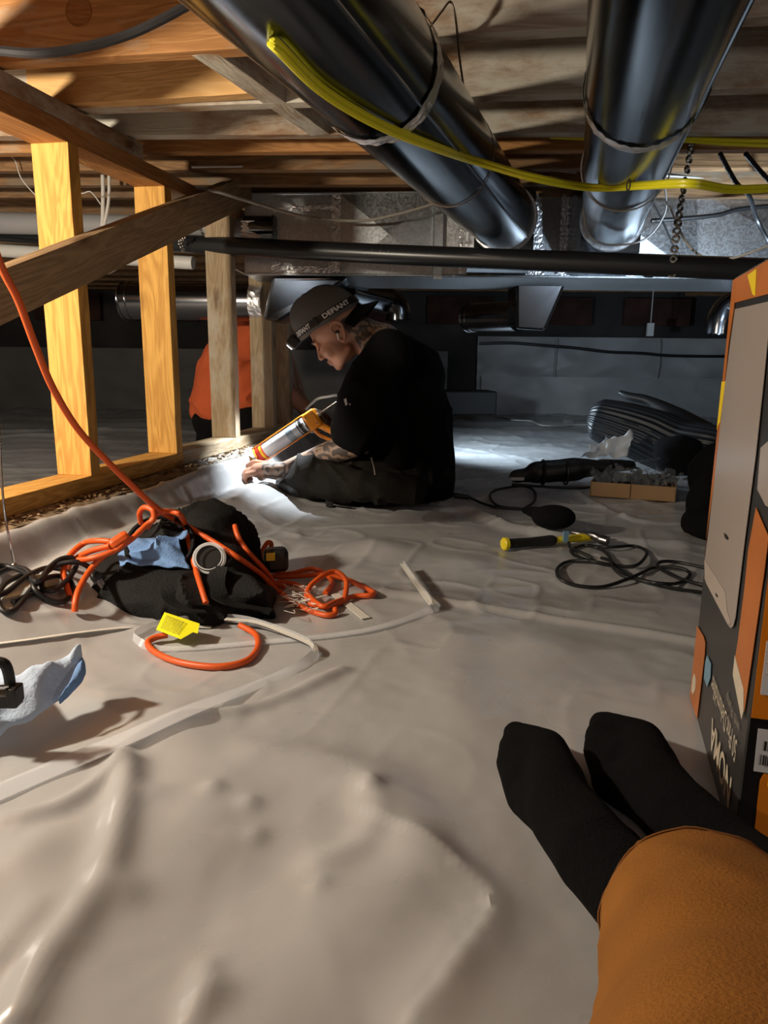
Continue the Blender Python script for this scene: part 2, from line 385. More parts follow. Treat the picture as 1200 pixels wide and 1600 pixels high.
def floor_h(x, y):
    x = np.asarray(x, float); y = np.asarray(y, float)
    t = (x-WO.x)*WN.x + (y-WO.y)*WN.y; s = (x-WO.x)*WU.x + (y-WO.y)*WU.y
    tw = t + .007*noise(s*5, 3.3, 1) + .003*noise(s*17, t*8, 2)
    rz = .012*noise(s*5.2, 9.1, 4)
    foot = sum(np.interp(tw+dq, [-.30,-.16,-.10,.0,.07,.084,.10,.128,.145,.17,.21,.28,.36,.46], [0,.07,.135,.14,.140,.154,.149,.100,.080,.092,.086,.050,.015,0]) for dq in (-.009,-.003,.003,.009))/4
    fold = .018*np.clip(1-np.abs(tw-.15)/.08, 0, 1)*noise(s*6, t*4, 7) - .012*np.clip(1-np.abs(tw-.125)/.04, 0, 1)*(1-np.abs(noise(s*5, 2.2, 19)))**6
    end = np.clip((3.35 - (y + .0*x))/.25, 0, 1); end = end*end*(3-2*end)
    h = (foot + fold + rz*np.clip(foot*14, 0, 1)*np.clip(tw*20-1.6, 0, 1))*end
    h = h + .010*fbm(x*2.1, y*2.1, 5, 3) + .0035*np.clip(y-.75, .15, 1)*(1-np.abs(noise(x*4+y*1.2, y*6-x*1.5, 11)))**5*1.6
    h = h + .003*np.clip(y-.6, .2, 1)*(1-np.abs(noise(x*9-y*3, y*7+x*5, 21)))**7 * 1.3
    h = h + .0006*noise(x*40, y*40, 8)
    far = np.clip((y-2.8)/1.5, 0, 1)
    h = h + far*(.022*(1-np.abs(noise(x*1.3+y*.4, y*3.4, 31)))**3 + .010*noise(x*3, y*7, 33))
    for pts, a, wd, drop in RIDGES:
        best = np.full(x.shape, 9.); sg = np.zeros(x.shape)
        for i in range(len(pts)-1):
            d, s_, _ = seg_d(x, y, pts[i], pts[i+1]); m_ = d < best
            best = np.where(m_, d, best); sg = np.where(m_, s_, sg)
        am = a*(.75+.25*noise(x*9, y*9, 3))
        h = h + am*np.exp(-(best/wd)**2)
        if drop: h = h - drop*.6*np.where(sg < 0, np.exp(-(np.abs(best-wd*1.5)/(wd*2.2))**2), 0)
    for bx, by, a, s_ in BUMPS: h = h + a*np.exp(-((x-bx)**2+(y-by)**2)/s_**2)
    return h
def FH(x, y): return float(floor_h(np.array([x]), np.array([y]))[0])
def PF(px, py, z=0.):              # point z above the liner under this pixel
    d = ray(px, py); a = max((.30 - CAM.z)/d.z if d.z < 0 else .3, .2); b = min((-.05 - CAM.z)/d.z if d.z < 0 else 8, 9)
    for _ in range(2):
        t = np.linspace(a, b, 220); x = d.x*t; y = d.y*t; zz = CAM.z + d.z*t - floor_h(x, y) - z
        k = int(np.argmax(zz < 0)) if (zz < 0).any() else 219
        a, b = t[max(k-1, 0)], t[k]
    return CAM + d*float((a+b)/2)
def axis_vals(segs):
    o = []
    for a, b, st in segs: o += list(np.arange(a, b-1e-9, st))
    return np.array(o + [segs[-1][1]])
xs = axis_vals([(-4.5,-1.6,.05),(-1.6,-1.1,.014),(-1.1,.75,.0065),(.75,1.4,.014),(1.4,5.5,.05)])
ys = axis_vals([(-.6,.3,.03),(.3,1.7,.0065),(1.7,3.2,.010),(3.2,4.6,.02),(4.6,8.2,.06)])
X, Y = np.meshgrid(xs, ys); H = floor_h(X, Y); ny, nx = X.shape
me = bpy.data.meshes.new('floor'); idx = np.arange(nx*ny).reshape(ny, nx)
q = np.stack([idx[:-1,:-1], idx[:-1,1:], idx[1:,1:], idx[1:,:-1]], -1).reshape(-1, 4)
me.vertices.add(nx*ny); me.vertices.foreach_set('co', np.stack([X, Y, H], -1).ravel())
me.loops.add(q.size); me.loops.foreach_set('vertex_index', q.ravel())
me.polygons.add(len(q)); me.polygons.foreach_set('loop_start', np.arange(0, q.size, 4)); me.polygons.foreach_set('loop_total', np.full(len(q), 4))
me.update()
def liner_mat():
    m = mat('grey_poly_liner', (.475,.48,.485), .28, 0, .16, 22, .08, 3.5, rvar=.07, spec=.5)
    nt = m.node_tree; b = nt.nodes['Principled BSDF']; b.inputs['Coat Weight'].default_value = .10; b.inputs['Coat Roughness'].default_value = .22
    # short print dashes and dirt specks
    tc = nt.nodes.new('ShaderNodeTexCoord'); vo = nt.nodes.new('ShaderNodeTexVoronoi'); vo.inputs['Scale'].default_value = 9
    nt.links.new(tc.outputs['Object'], vo.inputs['Vector'])
    mr = nt.nodes.new('ShaderNodeMapRange'); mr.inputs[1].default_value = .014; mr.inputs[2].default_value = .022; mr.inputs[3].default_value = .7; mr.inputs[4].default_value = 0
    nt.links.new(vo.outputs['Distance'], mr.inputs[0]); mx = nt.nodes.new('ShaderNodeMixRGB'); mx.inputs[2].default_value = (.08,.06,.05,1)
    old = b.inputs['Base Color'].links[0].from_socket; nt.links.new(mr.outputs[0], mx.inputs[0]); nt.links.new(old, mx.inputs[1]); nt.links.new(mx.outputs[0], b.inputs['Base Color'])
    return m
M_liner = liner_mat()
mk('floor', me, M_liner, kind='structure')

# ---------------- footing and pony wall ----------------
g = G(); n = 90; prof = [(-.13, .10), (-.10, .158), (-.05, .160), (.045, .160), (.058, .158), (.072, .154), (.086, .150), (.094, .10)]
v = []; 
for i in range(n+1):
    s = -1.1 + 2.75*i/n
    for (t, z) in prof:
        a = .003*noise(s*30, t*60, 2) + .002*noise(s*70, t*90, 5); v.append(W(s, t + float(a), z + float(a)*(1 if t > .03 else 0)))
m_ = len(prof); f = [(i*m_+q, (i+1)*m_+q, (i+1)*m_+q+1, i*m_+q+1) for i in range(n) for q in range(m_-1)]
g.add(v, f); footing = mk('footing', g, [M_soil, M_conc], smooth=False, kind='structure')
for p in footing.data.polygons:
    if p.center.y + WM[footing.name].translation.y > 2.15: p.material_index = 1
g = G()
for i in range(300):
    s = random.uniform(-.75, 1.3); t = random.uniform(.048, .083); L = random.uniform(.003, .015) * (1.8 if random.random() < .12 else 1)
    M = Matrix.Translation(W(s, t, .1625 - max(0, t-.06)*.3)) @ Euler((random.uniform(-.4,.4), random.uniform(-.4,.4), random.uniform(0, 6.3))).to_matrix().to_4x4()
    g.box((0,0,0), (L, L*random.uniform(.25,.6), random.uniform(.001,.004)), M)
mk('debris_chips', g, wood('splinter_wood', (.30,.20,.11), (.15,.09,.05)), footing, smooth=False, kind='stuff')

wl = empty('wall_left', W(0, 0, .16), kind='structure')
beam('bottom_plate', W(-1.0, 0, .181), W(.44, 0, .181), .089, .038, M_stud, wl)
beam('bottom_plate', W(.44, 0, .181), W(1.65, 0, .181), .089, .038, M_grey, wl)
SS = []
for px, py, mt in [(118, 745, M_stud), (245, 710, M_stud), (337, 686, M_grey), (411, 670, M_grey)]:
    p = plane(px, py, W(0, 0, 0), WN); SS.append((p - WO).dot(WU))
SS = [0.0, .42, .85, 1.22]
for s, mt in zip(SS, [M_stud, M_stud, M_grey, M_grey]):
    beam('stud', W(s, 0, .20), W(s, 0, .92), .089, .038, mt, wl, up=WU)
beam('stud', W(1.42, .0, .20), W(1.42, .0, .92), .089, .038, M_grey, wl, up=WU)
beam('top_plate', W(-1.0, 0, .939), W(1.75, 0, .939), .089, .038, M_joist, wl)
beam('top_plate', W(-1.0, .002, .977), W(.30, .002, .977), .085, .037, M_mold, wl)
a = wp(-60, 486, .066); b = wp(385, 296, .066)
beam('brace', a, b, .038, .089, wood('brace_wood', (.44,.30,.17), (.26,.17,.09)), wl)
bpy.context.view_layer.update()

# ---------------- ceiling ----------------
ceil = empty('ceiling', (0, 1.5, 1.0), kind='structure')
ZB = 1.0; JH = .19
def jline(p, q):
    a = PZ(*p, ZB); b = PZ(*q, ZB); d = (b-a)/(b.x-a.x); return a - d*(a.x+2.6), a + d*(3.4-a.x)
jl = [jline((0,98),(925,42)), jline((75,172),(1200,137)), jline((205,212),(1200,206))]
UPZ = Vector((0, 0, 1))
for i, (a, b) in enumerate(jl):
    a = a + Vector((0, .019, JH/2)); b = b + Vector((0, .019, JH/2))
    if i == 0:
        beam('joist', a, a+(b-a)*.42, .038, JH, M_joist, ceil); beam('joist', a+(b-a)*.42+Vector((0,.0,0)), b, .038, JH, M_mold, ceil)
    else: beam('joist', a, b, .038, JH, M_mold, ceil)
a0, b0 = jl[0]; step = (jl[1][0]-jl[0][0] + jl[2][0]-jl[1][0])/2; 
beam('joist', a0+Vector((0,-.42,JH/2)), b0+Vector((0,-.42,JH/2)), .038, JH, M_joist, ceil)
beam('joist', a0+Vector((0,-.95,JH/2)), b0+Vector((0,-.95,JH/2)), .038, JH, M_joist, ceil)
yy = .17
k = 0
while k < 16:
    a, b = jl[2]; sk = min(1, k/6); o = Vector((0, yy, JH/2))
    aa = a + o; bb = b + o; 
    beam('joist', aa, bb, .038, JH, M_dark if k else M_joist, ceil); yy += .19 if k < 3 else .36; k += 1
# sister board of new lumber, blocking
a = PZ(55, 174, ZB); b = PZ(398, 154, ZB); beam('joist', a+Vector((0,-.006,.085)), b+Vector((0,-.006,.085)), .036, .165, M_new, ceil)
a = PZ(318, 84, ZB) + Vector((0,.0,.05)); b = PZ(500, 211, ZB) + Vector((0,0,.05)); beam('blocking', a, b, .05, .10, M_mold, ceil)
a = PZ(440, 100, ZB); beam('blocking', Vector((a.x, 1.47, 1.10)), Vector((a.x+.03, 1.62, 1.10)), .038, .17, M_dark, ceil)
g = G(); 
for i in range(24):
    g0 = G(); x0 = -2.7 + i*.26; g0.box((x0+.13, 3.3, ZB+JH+.012), (.257, 10, .018)); mk('subfloor_board', g0, M_sub, ceil, smooth=False)
# plugged knot on the nearest joist
n = Vector((0, -1, 0)); kc = V(123, 18, 1.0); d = ray(123, 18); a, b = jl[0]; jn = Vector(((b-a).y, -(b-a).x, 0)).normalized(); kc = plane(123, 18, a, jn)
g = G(); g.ring(kc + jn*.0005, jn, .0245, .0013, 28, 6); g.cyl(kc - jn*.004, kc + jn*.0008, .0235, n=28); mk('knot', g, wood('knot_wood', (.36,.15,.05), (.26,.10,.03)), ceil)

# ---------------- far walls ----------------
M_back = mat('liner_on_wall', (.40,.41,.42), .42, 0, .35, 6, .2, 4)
M_bdark = mat('dark_block_wall', (.055,.05,.048), .9, 0, .5, 12, .5, 3)
def sheet(name, x0, x1, z0, z1, y, amp, mt, parent=None, ang=0, nx=90, nz=24, sd=0, **k):
    v = []; 
    for j in range(nz+1):
        for i in range(nx+1):
            x = x0+(x1-x0)*i/nx; z = z0+(z1-z0)*j/nz
            d = amp*float(noise(x*2.5, z*7, sd)) + amp*.6*float((1-abs(noise(x*4+z*5, z*6-x*2, sd+3)))**4)
            v.append((x, y + ang*(x-x0) - d, z))
    f = [(j*(nx+1)+i, j*(nx+1)+i+1, (j+1)*(nx+1)+i+1, (j+1)*(nx+1)+i) for j in range(nz) for i in range(nx)]
    g = G(); g.add(v, f); return mk(name, g, mt, parent, **k)
YB = 6.4
g = G(); g.box((.6, YB+.16, .6), (9.2, .2, 1.3)); wb = mk('wall_back', g, M_bdark, smooth=False, kind='structure')
p1 = V(748, 525, YB-.06); p2 = V(1300, 560, YB-.06); ztop = p1.z; zb = V(748, 612, YB-.06).z
sheet('wall_liner', p1.x, 4.9, -.03, ztop, YB-.02, .03, M_back, wb, sd=2)
sheet('liner_lap', p1.x+.03, 4.9, -.03, zb+.13, YB-.10, .03, M_back, wb, sd=5, nz=10)
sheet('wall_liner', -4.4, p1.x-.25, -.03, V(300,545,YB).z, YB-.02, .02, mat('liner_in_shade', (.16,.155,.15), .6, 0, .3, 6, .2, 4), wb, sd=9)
g = G(); P = [V(x, y, YB-.065) for x, y in [(750,537),(800,536),(850,540),(900,544),(950,550),(1000,552),(1050,556),(1140,557)]]
g.tube(P, .012, 6); mk('sealant_bead', g, M_blk, wb)
for x in (870, 1030):
    g = G(); a = V(x, 530, YB-.06); b = V(x-4, 592, YB-.06); g.tube([a, b], .006, 6); mk('liner_seam', g, M_back, wb)
for i in range(11):
    x = -4.3+i*.82; g = G(); g.box((x, YB, .86), (.55, .05, .22)); mk('insulation_batt', g, M_insul, wb, smooth=False)
g = G(); g.box((5.4, 3.2, .6), (.1, 7.8, 1.3)); mk('wall_right', g, M_bdark, smooth=False, kind='structure')
g = G(); g.box((-4.5, 3.2, .6), (.1, 7.8, 1.3)); mk('wall_far_left', g, M_bdark, smooth=False, kind='structure')
g = G(); g.box((.45, -.62, .6), (10, .08, 1.3)); mk('wall_front', g, M_bdark, smooth=False, kind='structure')
# ---------------- trunk duct ----------------
YT = 2.62
tr = empty('trunk_duct', V(780, 430, YT), 'wide rectangular galvanised trunk duct running across under the joists', 'duct')
tl = V(382, 303, YT); bl = V(382, 428, YT); trr = V(1330, 296, YT); br = V(1330, 437, YT)
DY = Vector((0, .50, 0)); fx = lambda px: (px-382)/(1330-382)
def TP(px, v): # point on the trunk's front face, v 0 bottom 1 top
    t = fx(px); lo = bl.lerp(br, t); hi = tl.lerp(trr, t); return lo.lerp(hi, v)
xsn = [382, 428, 530, 685, 790, 905, 1090, 1330]
for i in range(len(xsn)-1):
    a, b = xsn[i], xsn[i+1]; q = [TP(a,0), TP(b,0), TP(b,1), TP(a,1)]; c = sum(q, Vector())/4 + Vector((0, -.016 if i in (2,3,5,6) else -.002, 0))
    g = G(); bk = [p + DY for p in q]
    g.add(q+[c]+bk, [(0,1,4),(1,2,4),(2,3,4),(3,0,4),(5,8,7,6),(0,5,6,1),(3,2,7,8),(0,3,8,5),(1,6,7,2)])
    mk('duct_section', g, M_trunk, tr, smooth=False)
def tapestrip(poly, w, parent, amp=.002, name='foil_tape', closed=False, n=60):
    P, _ = cr(poly, 1, 8, closed); g = G(); v = []; 
    return P
def foil_band(pts, wv, wd, parent, th=.0015, n=40, name='foil_tape'):
    """crinkled tape strip from a to b"""
    a, b = Vector(pts[0]), Vector(pts[1]); wv = Vector(wv).normalized(); nn = wv.cross((b-a).normalized()); 
    if nn.y > 0: nn = -nn
    v = []; m_ = 6
    for i in range(n+1):
        for j in range(m_+1):
            p = a.lerp(b, i/n) + wv*wd*(j/m_-.5)*(1+.12*math.sin(i*1.7+j))
            v.append(p + nn*(th + .0022*random.random()))
    f = [(i*(m_+1)+j, i*(m_+1)+j+1, (i+1)*(m_+1)+j+1, (i+1)*(m_+1)+j) for i in range(n) for j in range(m_)]
    g = G(); g.add(v, f); return mk(name, g, M_foil, parent, smooth=False)
for px, wd in [(524, .030), (843, .03), (908, .024), (1015, .026)]:
    foil_band([TP(px,.02), TP(px+ (2 if px < 600 else -4), .98)], (1,0,0), wd, tr)
foil_band([TP(428,.80), TP(524,.83)], (0,0,1), .016, tr); foil_band([TP(430,.06), TP(528,.06)], (0,0,1), .02, tr)
for x in (431, 520, 765, 885): foil_band([TP(x,.0), TP(x,.16)], (1,0,0), .03, tr, n=10)
g = G(); a = TP(685,-.05); b = TP(685,1.02); g.box((0,0,0), (.028,.006,(b-a).length), Matrix.Translation((a+b)/2+Vector((0,-.018,0)))); mk('hanger_strap', g, M_trunk, tr, smooth=False)
g = G(); 
for e in (0, 1):
    a = TP(382, e); b = TP(1330, e); g.tube([a+Vector((0,-.003,0)), b+Vector((0,-.003,0))], .004, 6, 0)
mk('seam_rib', g, M_trunk, tr)
# ---------------- round ducts overhead ----------------
def rnd(name, pts, r, label, seams=(), n=40, group=None, mtl=None, taper=None):
    t = empty(name, (Vector(pts[0])+Vector(pts[-1]))/2, label, 'duct', group)
    rr = [r]*len(pts) if not taper else taper
    g = G(); g.tube(pts, rr, n, 6 if len(pts) > 2 else 0, cap=False); mk('pipe_wall', g, mtl or M_duct, t)
    a, b = Vector(pts[0]), Vector(pts[-1]); ax = (b-a).normalized()
    for s in seams:
        P, _ = cr(pts, 1, 12, False); L = [0]
        for i in range(1, len(P)): L.append(L[-1] + (P[i]-P[i-1]).length)
        i = min(range(len(P)), key=lambda k: abs(L[k]-s*L[-1])); i = max(1, min(i, len(P)-2)); ax = (P[i+1]-P[i-1]).normalized()
        c = P[i]+ ax*0; 
        if len(pts) == 2: c = a.lerp(b, s)
        u = ax.orthogonal().normalized(); w_ = ax.cross(u); v = []; m_ = 7; nn = 72; wd = .034
        for k in range(nn):
            for j in range(m_+1):
                an = 2*math.pi*k/nn; rad = r + .0016 + .0032*random.random(); sh = wd*(j/m_-.5)*(1+.12*math.sin(k*.9))
                v.append(c + ax*sh + (u*math.cos(an)+w_*math.sin(an))*rad)
        f = [(k*(m_+1)+j, k*(m_+1)+j+1, ((k+1) % nn)*(m_+1)+j+1, ((k+1) % nn)*(m_+1)+j) for k in range(nn) for j in range(m_)]
        g = G(); g.add(v, f); mk('foil_collar', g, M_foil, t, smooth=False)
    return t
def sat(a, b, py):   # how far along a duct its axis stands at this pixel row
    best = min((abs((lambda q: 800 - F*q.y/(-q.z))(CR.transposed() @ (a.lerp(b, k/400)-CAM)) - py) if (CR.transposed() @ (a.lerp(b, k/400)-CAM)).z < -.1 else 1e9, k/400) for k in range(401))
    return best[1]
def V2(px, py, Y): return V(px, py, Y)
# left one: near end above the frame, far end at the trunk
def between(p, q, k): return p.lerp(q, k)
d1a = V(492, 0, .98); d1b = V(790, 345, 2.45)
d1n = d1a + (d1a-d1b).normalized()*.55
D1 = rnd('round_duct', [d1n, d1b], .0955, 'big round galvanised duct overhead crossed by yellow cable, left of the two', (sat(d1n, d1b, 108),), 56)
d2a = V(1043, 0, .97); d2b = V(956, 345, 2.47)
d2n = d2a + (d2a-d2b).normalized()*.55
D2 = rnd('round_duct', [d2n, d2b], .0905, 'big round galvanised duct overhead at right with shiny foil collar', (sat(d2n, d2b, 132),), 56)
for T_, e, dr, rr in [(D1, d1b, (d1b-d1a).normalized(), .0955), (D2, d2b, (d2b-d2a).normalized(), .0905)]:
    # long lock seam and the square boot that joins the trunk
    a = e - dr*1.9; u = dr.cross(Vector((0,0,1))).normalized(); off = (-Vector((0,0,1))*.62 + u*.78).normalized()*rr*1.005
    g = G(); g.tube([a+off, e+off], .0028, 6, 0); mk('lock_seam', g, M_duct, T_)
    bx = e.x; zc = (TP(382,.5).z + TP(1330,.5).z)/2 + .01
    g = G(); wv = .105; lo = TP(600,.02).z; hi = TP(600,1).z
    q0 = [(bx-wv, YT-.004, lo), (bx+wv, YT-.004, lo), (bx+wv, YT-.004, hi), (bx-wv, YT-.004, hi)]
    q1 = [(bx-wv*.9, YT-.15, e.z-rr*1.02), (bx+wv*.9, YT-.15, e.z-rr*1.02), (bx+wv*.9, YT-.15, e.z+rr), (bx-wv*.9, YT-.15, e.z+rr)]
    g.hexa([Vector(p) for p in q1], [Vector(p) for p in q0]); mk('boot', g, M_duct, T_, smooth=False)
    foil_band([(bx+wv+.01, YT-.01, lo), (bx+wv+.01, YT-.01, hi)], (1,0,0), .03, T_)
    foil_band([(bx-wv-.01, YT-.01, lo), (bx-wv-.01, YT-.01, hi)], (1,0,0), .03, T_)
    P = [e - dr*.04 + (Vector((0,0,1))*math.cos(a_)+u*math.sin(a_))*(rr+.002) for a_ in np.linspace(0, 6.283, 25)]
    g = G(); g.tube(P[:-1], .006, 6, 2, True); mk('foil_collar', g, M_foil, T_)
# take-off boots under the trunk with side runs
def takeoff(label, top, bot, cyl_a, cyl_b, r, cap=True, collar=None):
    t = empty('branch_duct', cyl_a, label, 'duct', None)
    g = G(); g.hexa(bot, top); mk('boot', g, M_duct, t, smooth=False, bev=.012)
    g = G(); g.cyl(cyl_a, cyl_b, r, n=36); mk('pipe_wall', g, M_duct, t)
    ax = (Vector(cyl_b)-Vector(cyl_a)).normalized()
    g = G(); g.ring(Vector(cyl_b), ax, r, .005, 30, 6); g.ring(Vector(cyl_b)-ax*.03, ax, r, .003, 30, 6); mk('end_bead', g, M_duct, t)
    if collar: 
        v = []; nn = 40; c = Vector(collar); u = ax.orthogonal().normalized(); w_ = ax.cross(u)
        for k in range(nn):
            for j in range(6): v.append(c + ax*.05*(j/5-.5) + (u*math.cos(6.283*k/nn)+w_*math.sin(6.283*k/nn))*(r+.0012+.004*random.random()))
        f = [(k*6+j, k*6+j+1, ((k+1)%nn)*6+j+1, ((k+1)%nn)*6+j) for k in range(nn) for j in range(5)]
        g = G(); g.add(v, f); mk('foil_collar', g, M_foil, t, smooth=False)
    return t
Yb = 2.95
def qd(x0, x1, y, Ya, Yc): return [V(x0, y, Ya), V(x1, y, Ya), V(x1, y, Yc), V(x0, y, Yc)]
A = V(412, 472, Yb); B = V(195, 470, Yb+.05)
g_top = [V(424,434,2.66), V(545,434,2.66), V(545,434,2.66)+Vector((0,.3,0)), V(424,434,2.66)+Vector((0,.3,0))]
g_bot = [V(410,499,2.80), V(436,503,2.80), V(436,503,2.80)+Vector((0,.22,0)), V(410,499,2.80)+Vector((0,.22,0))]
takeoff('silver round duct running left behind the studs from a boot above the seated man', g_top, g_bot, A, B, .070, collar=V(404,472,Yb))
g_top = [V(806,440,2.95), V(886,440,2.95), V(886,440,2.95)+Vector((0,.2,0)), V(806,440,2.95)+Vector((0,.2,0))]
g_bot = [V(806,515,3.0), V(852,518,3.0), V(860,500,3.0)+Vector((0,.2,0)), V(806,500,3.0)+Vector((0,.2,0))]
takeoff('short dark round duct running left from a boot under the trunk duct', g_top, g_bot, V(810,494,3.1), V(735,496,3.35), .060)
t = rnd('elbow_duct', [V(1190,452,3.05), V(1170,468,3.15), V(1140,482,3.2), V(1128,500,3.2), V(1124,522,3.2)], .06, 'short metal duct elbow hanging in the dark just left of the carton top')
t = rnd('elbow_duct', [V(540,452,3.08), V(575,462,3.2), V(605,470,3.3), V(620,482,3.3), V(622,500,3.3)], .055, 'metal duct elbow peeking out behind the backwards cap')
g = G(); g.cyl(V(-160,345,2.75), V(392,357,2.62), .036); mk('tan_duct_pipe', g, M_greypipe, label='grey-tan round pipe crossing behind the studs above the black pipe', cat='pipe')
g = G(); g.cyl(V(-160,381,2.8), V(302,411,2.66), .022); mk('pale_pipe', g, M_whitepipe, label='pale round pipe crossing behind the studs just below the black pipe', cat='pipe')
g = G(); g.cyl(V(385,357,2.62), V(430,357,2.60), .04); g.ring(V(428,357,2.6),(1,0,0),.04,.004); mk('pipe_stub', g, M_duct, label='short metal pipe stub entering the left end of the trunk duct', cat='duct')
foil = foil_band([V(392,345,2.58), V(392,372,2.58)], (1,0,0), .06, None, n=14)
foil.name = 'foil_patch'; tag(foil, 'crumpled foil tape patch at the left end of the trunk duct', 'tape')
# black drain pipe
dp = empty('drain_pipe', V(600, 398, 2.2), 'long black plastic drain pipe hung across in front of the trunk duct', 'pipe')
g = G(); g.tube([V(-200,352,2.95), V(262,379,2.62), V(600,397,2.35), V(1260,424,1.95)], .029, 24, 8); mk('pipe_wall', g, M_blackpipe, dp)
g = G(); g.cyl(V(1010,415,2.14), V(1022,415.5,2.13), .0315); mk('coupling', g, M_blackpipe, dp)
M_prn = mat('faded_print', (.20,.19,.16), .6)
def onpipe(px, py, Y):
    p = V(px, py, Y); return p
g = G(); rs = random.Random(3)
for a, b in [(440, 640), (770, 975)]:
    x = a
    while x < b:
        L = rs.uniform(3, 9); yv = 379 + (x-262)*.0533 if x < 600 else 397+(x-600)*.0409
        Yp = 2.62-(x-262)*.0008 if x < 600 else 2.35-(x-600)*.000606
        for k in range(int(L/2)):
            p = V(x+k*2, yv-4, Yp-.031); g.box(p, (.0016, .0006, .006))
        x += L + rs.uniform(2, 6)
mk('printed_line', g, M_prn, dp, smooth=False, kind='stuff')
def hanger(label, pts, par_name='strap_hanger', r=.009):
    t = empty(par_name, pts[-1], label, 'hanger')
    P, _ = cr(pts, 1, 10, False); L = 0; out = [P[0]]
    for i in range(1, len(P)):
        L += (P[i]-P[i-1]).length
        if L > r*1.75: out.append(P[i]); L = 0
    for i, p in enumerate(out):
        a = i*.35; ax = Vector((math.sin(a)*.8, -1, .1)).normalized(); g = G(); g.ring(p, ax, r*.72, r*.36, 12, 5)
        mk('link', g, M_zinc, t)
    return t
hanger('perforated metal strap hanging down to the black drain pipe at right', [V(1081,222,2.0), V(1074,265,2.0), V(1062,330,2.02), V(1054,390,2.03), V(1050,428,2.05)], r=.0105)
hanger('little chain hanger holding the left end of the black drain pipe under the brace', [V(283,352,2.5), V(287,372,2.5), V(281,378,2.52), V(287,392,2.55)], r=.006)

# ---------------- cables overhead ----------------
def cable(name, pts, r, mt, label, cat='cable', n=8, sub=10, parent=None, group=None):
    g = G(); g.tube(pts, r, n, sub); return mk(name, g, mt, parent, label=label, cat=cat, group=group)
ye = empty('yellow_cable', V(700, 235, 1.25), 'bright yellow cable pair sagging across under both round ducts', 'cable')
yp = [V(418,50,1.24), V(455,98,1.16), V(520,152,1.11), V(600,198,1.09), V(680,230,1.09), V(760,256,1.11), V(850,282,1.14), V(915,293,1.18), V(1010,289,1.26), V(1080,287,1.34), V(1150,296,1.4), V(1260,290,1.45)]
def oncyl(px, py, a, b, rad):     # where the sight line first meets a sleeve of this radius round a duct
    d = ray(px, py).normalized(); ax = (b-a).normalized(); best = None
    t = np.linspace(.5, 3, 2500); P_ = np.outer(t, d) + np.array(CAM) - np.array(a); al = P_ @ np.array(ax)
    ds = np.sqrt(np.maximum((P_**2).sum(1) - al**2, 0)); k = int(np.argmax(ds < rad)) if (ds < rad).any() else int(ds.argmin())
    return CAM + d*float(t[k])
yp[1:6] = [oncyl(x, y, d1n, d1b, .106) for x, y in [(437,76),(510,146),(600,198),(680,230),(745,252)]]
yp[0] = yp[1] + Vector((-.02,.05,.03))
yp[6] = V(840,279,yp[5].y-.02+.03)
yp[7:9] = [oncyl(x, y, d2n, d2b, .103) for x, y in [(925,293),(1000,290)]]
for dz in (.0034, -.0034):
    g = G(); g.tube([p+Vector((0,.0,dz)) for p in yp], .0044, 8, 8); mk('strand', g, M_yel, ye)
g = G(); p = V(982,289,1.262); g.ring(p, (1,0,0), .0085, .0012); mk('cable_tie', g, M_blk, ye)
ye = empty('yellow_cable', V(1130, 220, 2.0), 'yellow cable pair near the joists at far right, behind the hanger strap', 'cable')
for dy in (0, 4):
    g = G(); g.tube([V(860,214,2.0), V(960,216+dy/2,2.0), V(1065,216+dy,1.95), V(1130,219+dy*1.4,1.9), V(1260,221+dy*2.2,1.8)], .0045, 8, 8); mk('strand', g, M_yel, ye)
cable('black_cable', [V(-60,72,1.15), V(0,79,1.15), V(60,83,1.15), V(120,76,1.16), V(190,58,1.17), V(250,32,1.17), V(330,-12,1.17)], .0068, mat('dark_grey_cable', (.045,.045,.05), .45), 'thick dark grey cable stapled across the nearest joist at upper left')
cable('white_wire', [V(918,262,2.1), V(912,330,2.12), V(925,372,2.15), V(965,383,2.2), V(1010,372,2.2), V(1038,335,2.2), V(1040,300,2.2), V(1033,262,2.2)], .0026, M_wire, 'thin pale wire looping below the right round duct')
cable('white_wire', [V(1046,322,2.2), V(1070,375,2.1), V(1100,402,2.05), V(1140,404,2.0), V(1180,392,1.95), V(1260,360,1.9)], .003, M_wire, 'thin pale wire drooping over the right part of the trunk duct')
cable('white_wire', [V(1030,274,2.4), V(1080,277,2.4), V(1150,283,2.4), V(1260,283,2.4)], .003, M_wire, 'thin white wire running level below the yellow cables at right')
cable('grey_cable', [V(284,298,2.25), V(300,294,2.3), V(340,300,2.3), V(400,318,2.4), V(480,339,2.45), V(560,345,2.5), V(620,335,2.5), V(680,318,2.5), V(725,306,2.52)], .0045, mat('grey_cable_jacket', (.33,.30,.26), .5), 'grey cable drooping across the left half of the trunk duct')
cable('white_wire', [V(300,261,2.2), V(400,260,2.3), V(520,262,2.3), V(600,258,2.3), V(690,257,2.3), V(830,263,2.3), V(900,270,2.4)], .003, M_wire, 'thin pale wire running level above the left part of the trunk duct')
cable('brown_wire', [V(668,48,1.32), V(690,18,1.32), V(704,3,1.32), V(712,30,1.33), V(718,90,1.38), V(728,160,1.5)], .0018, M_dwire, 'thin brown hanger wire on the joist right of the left round duct')
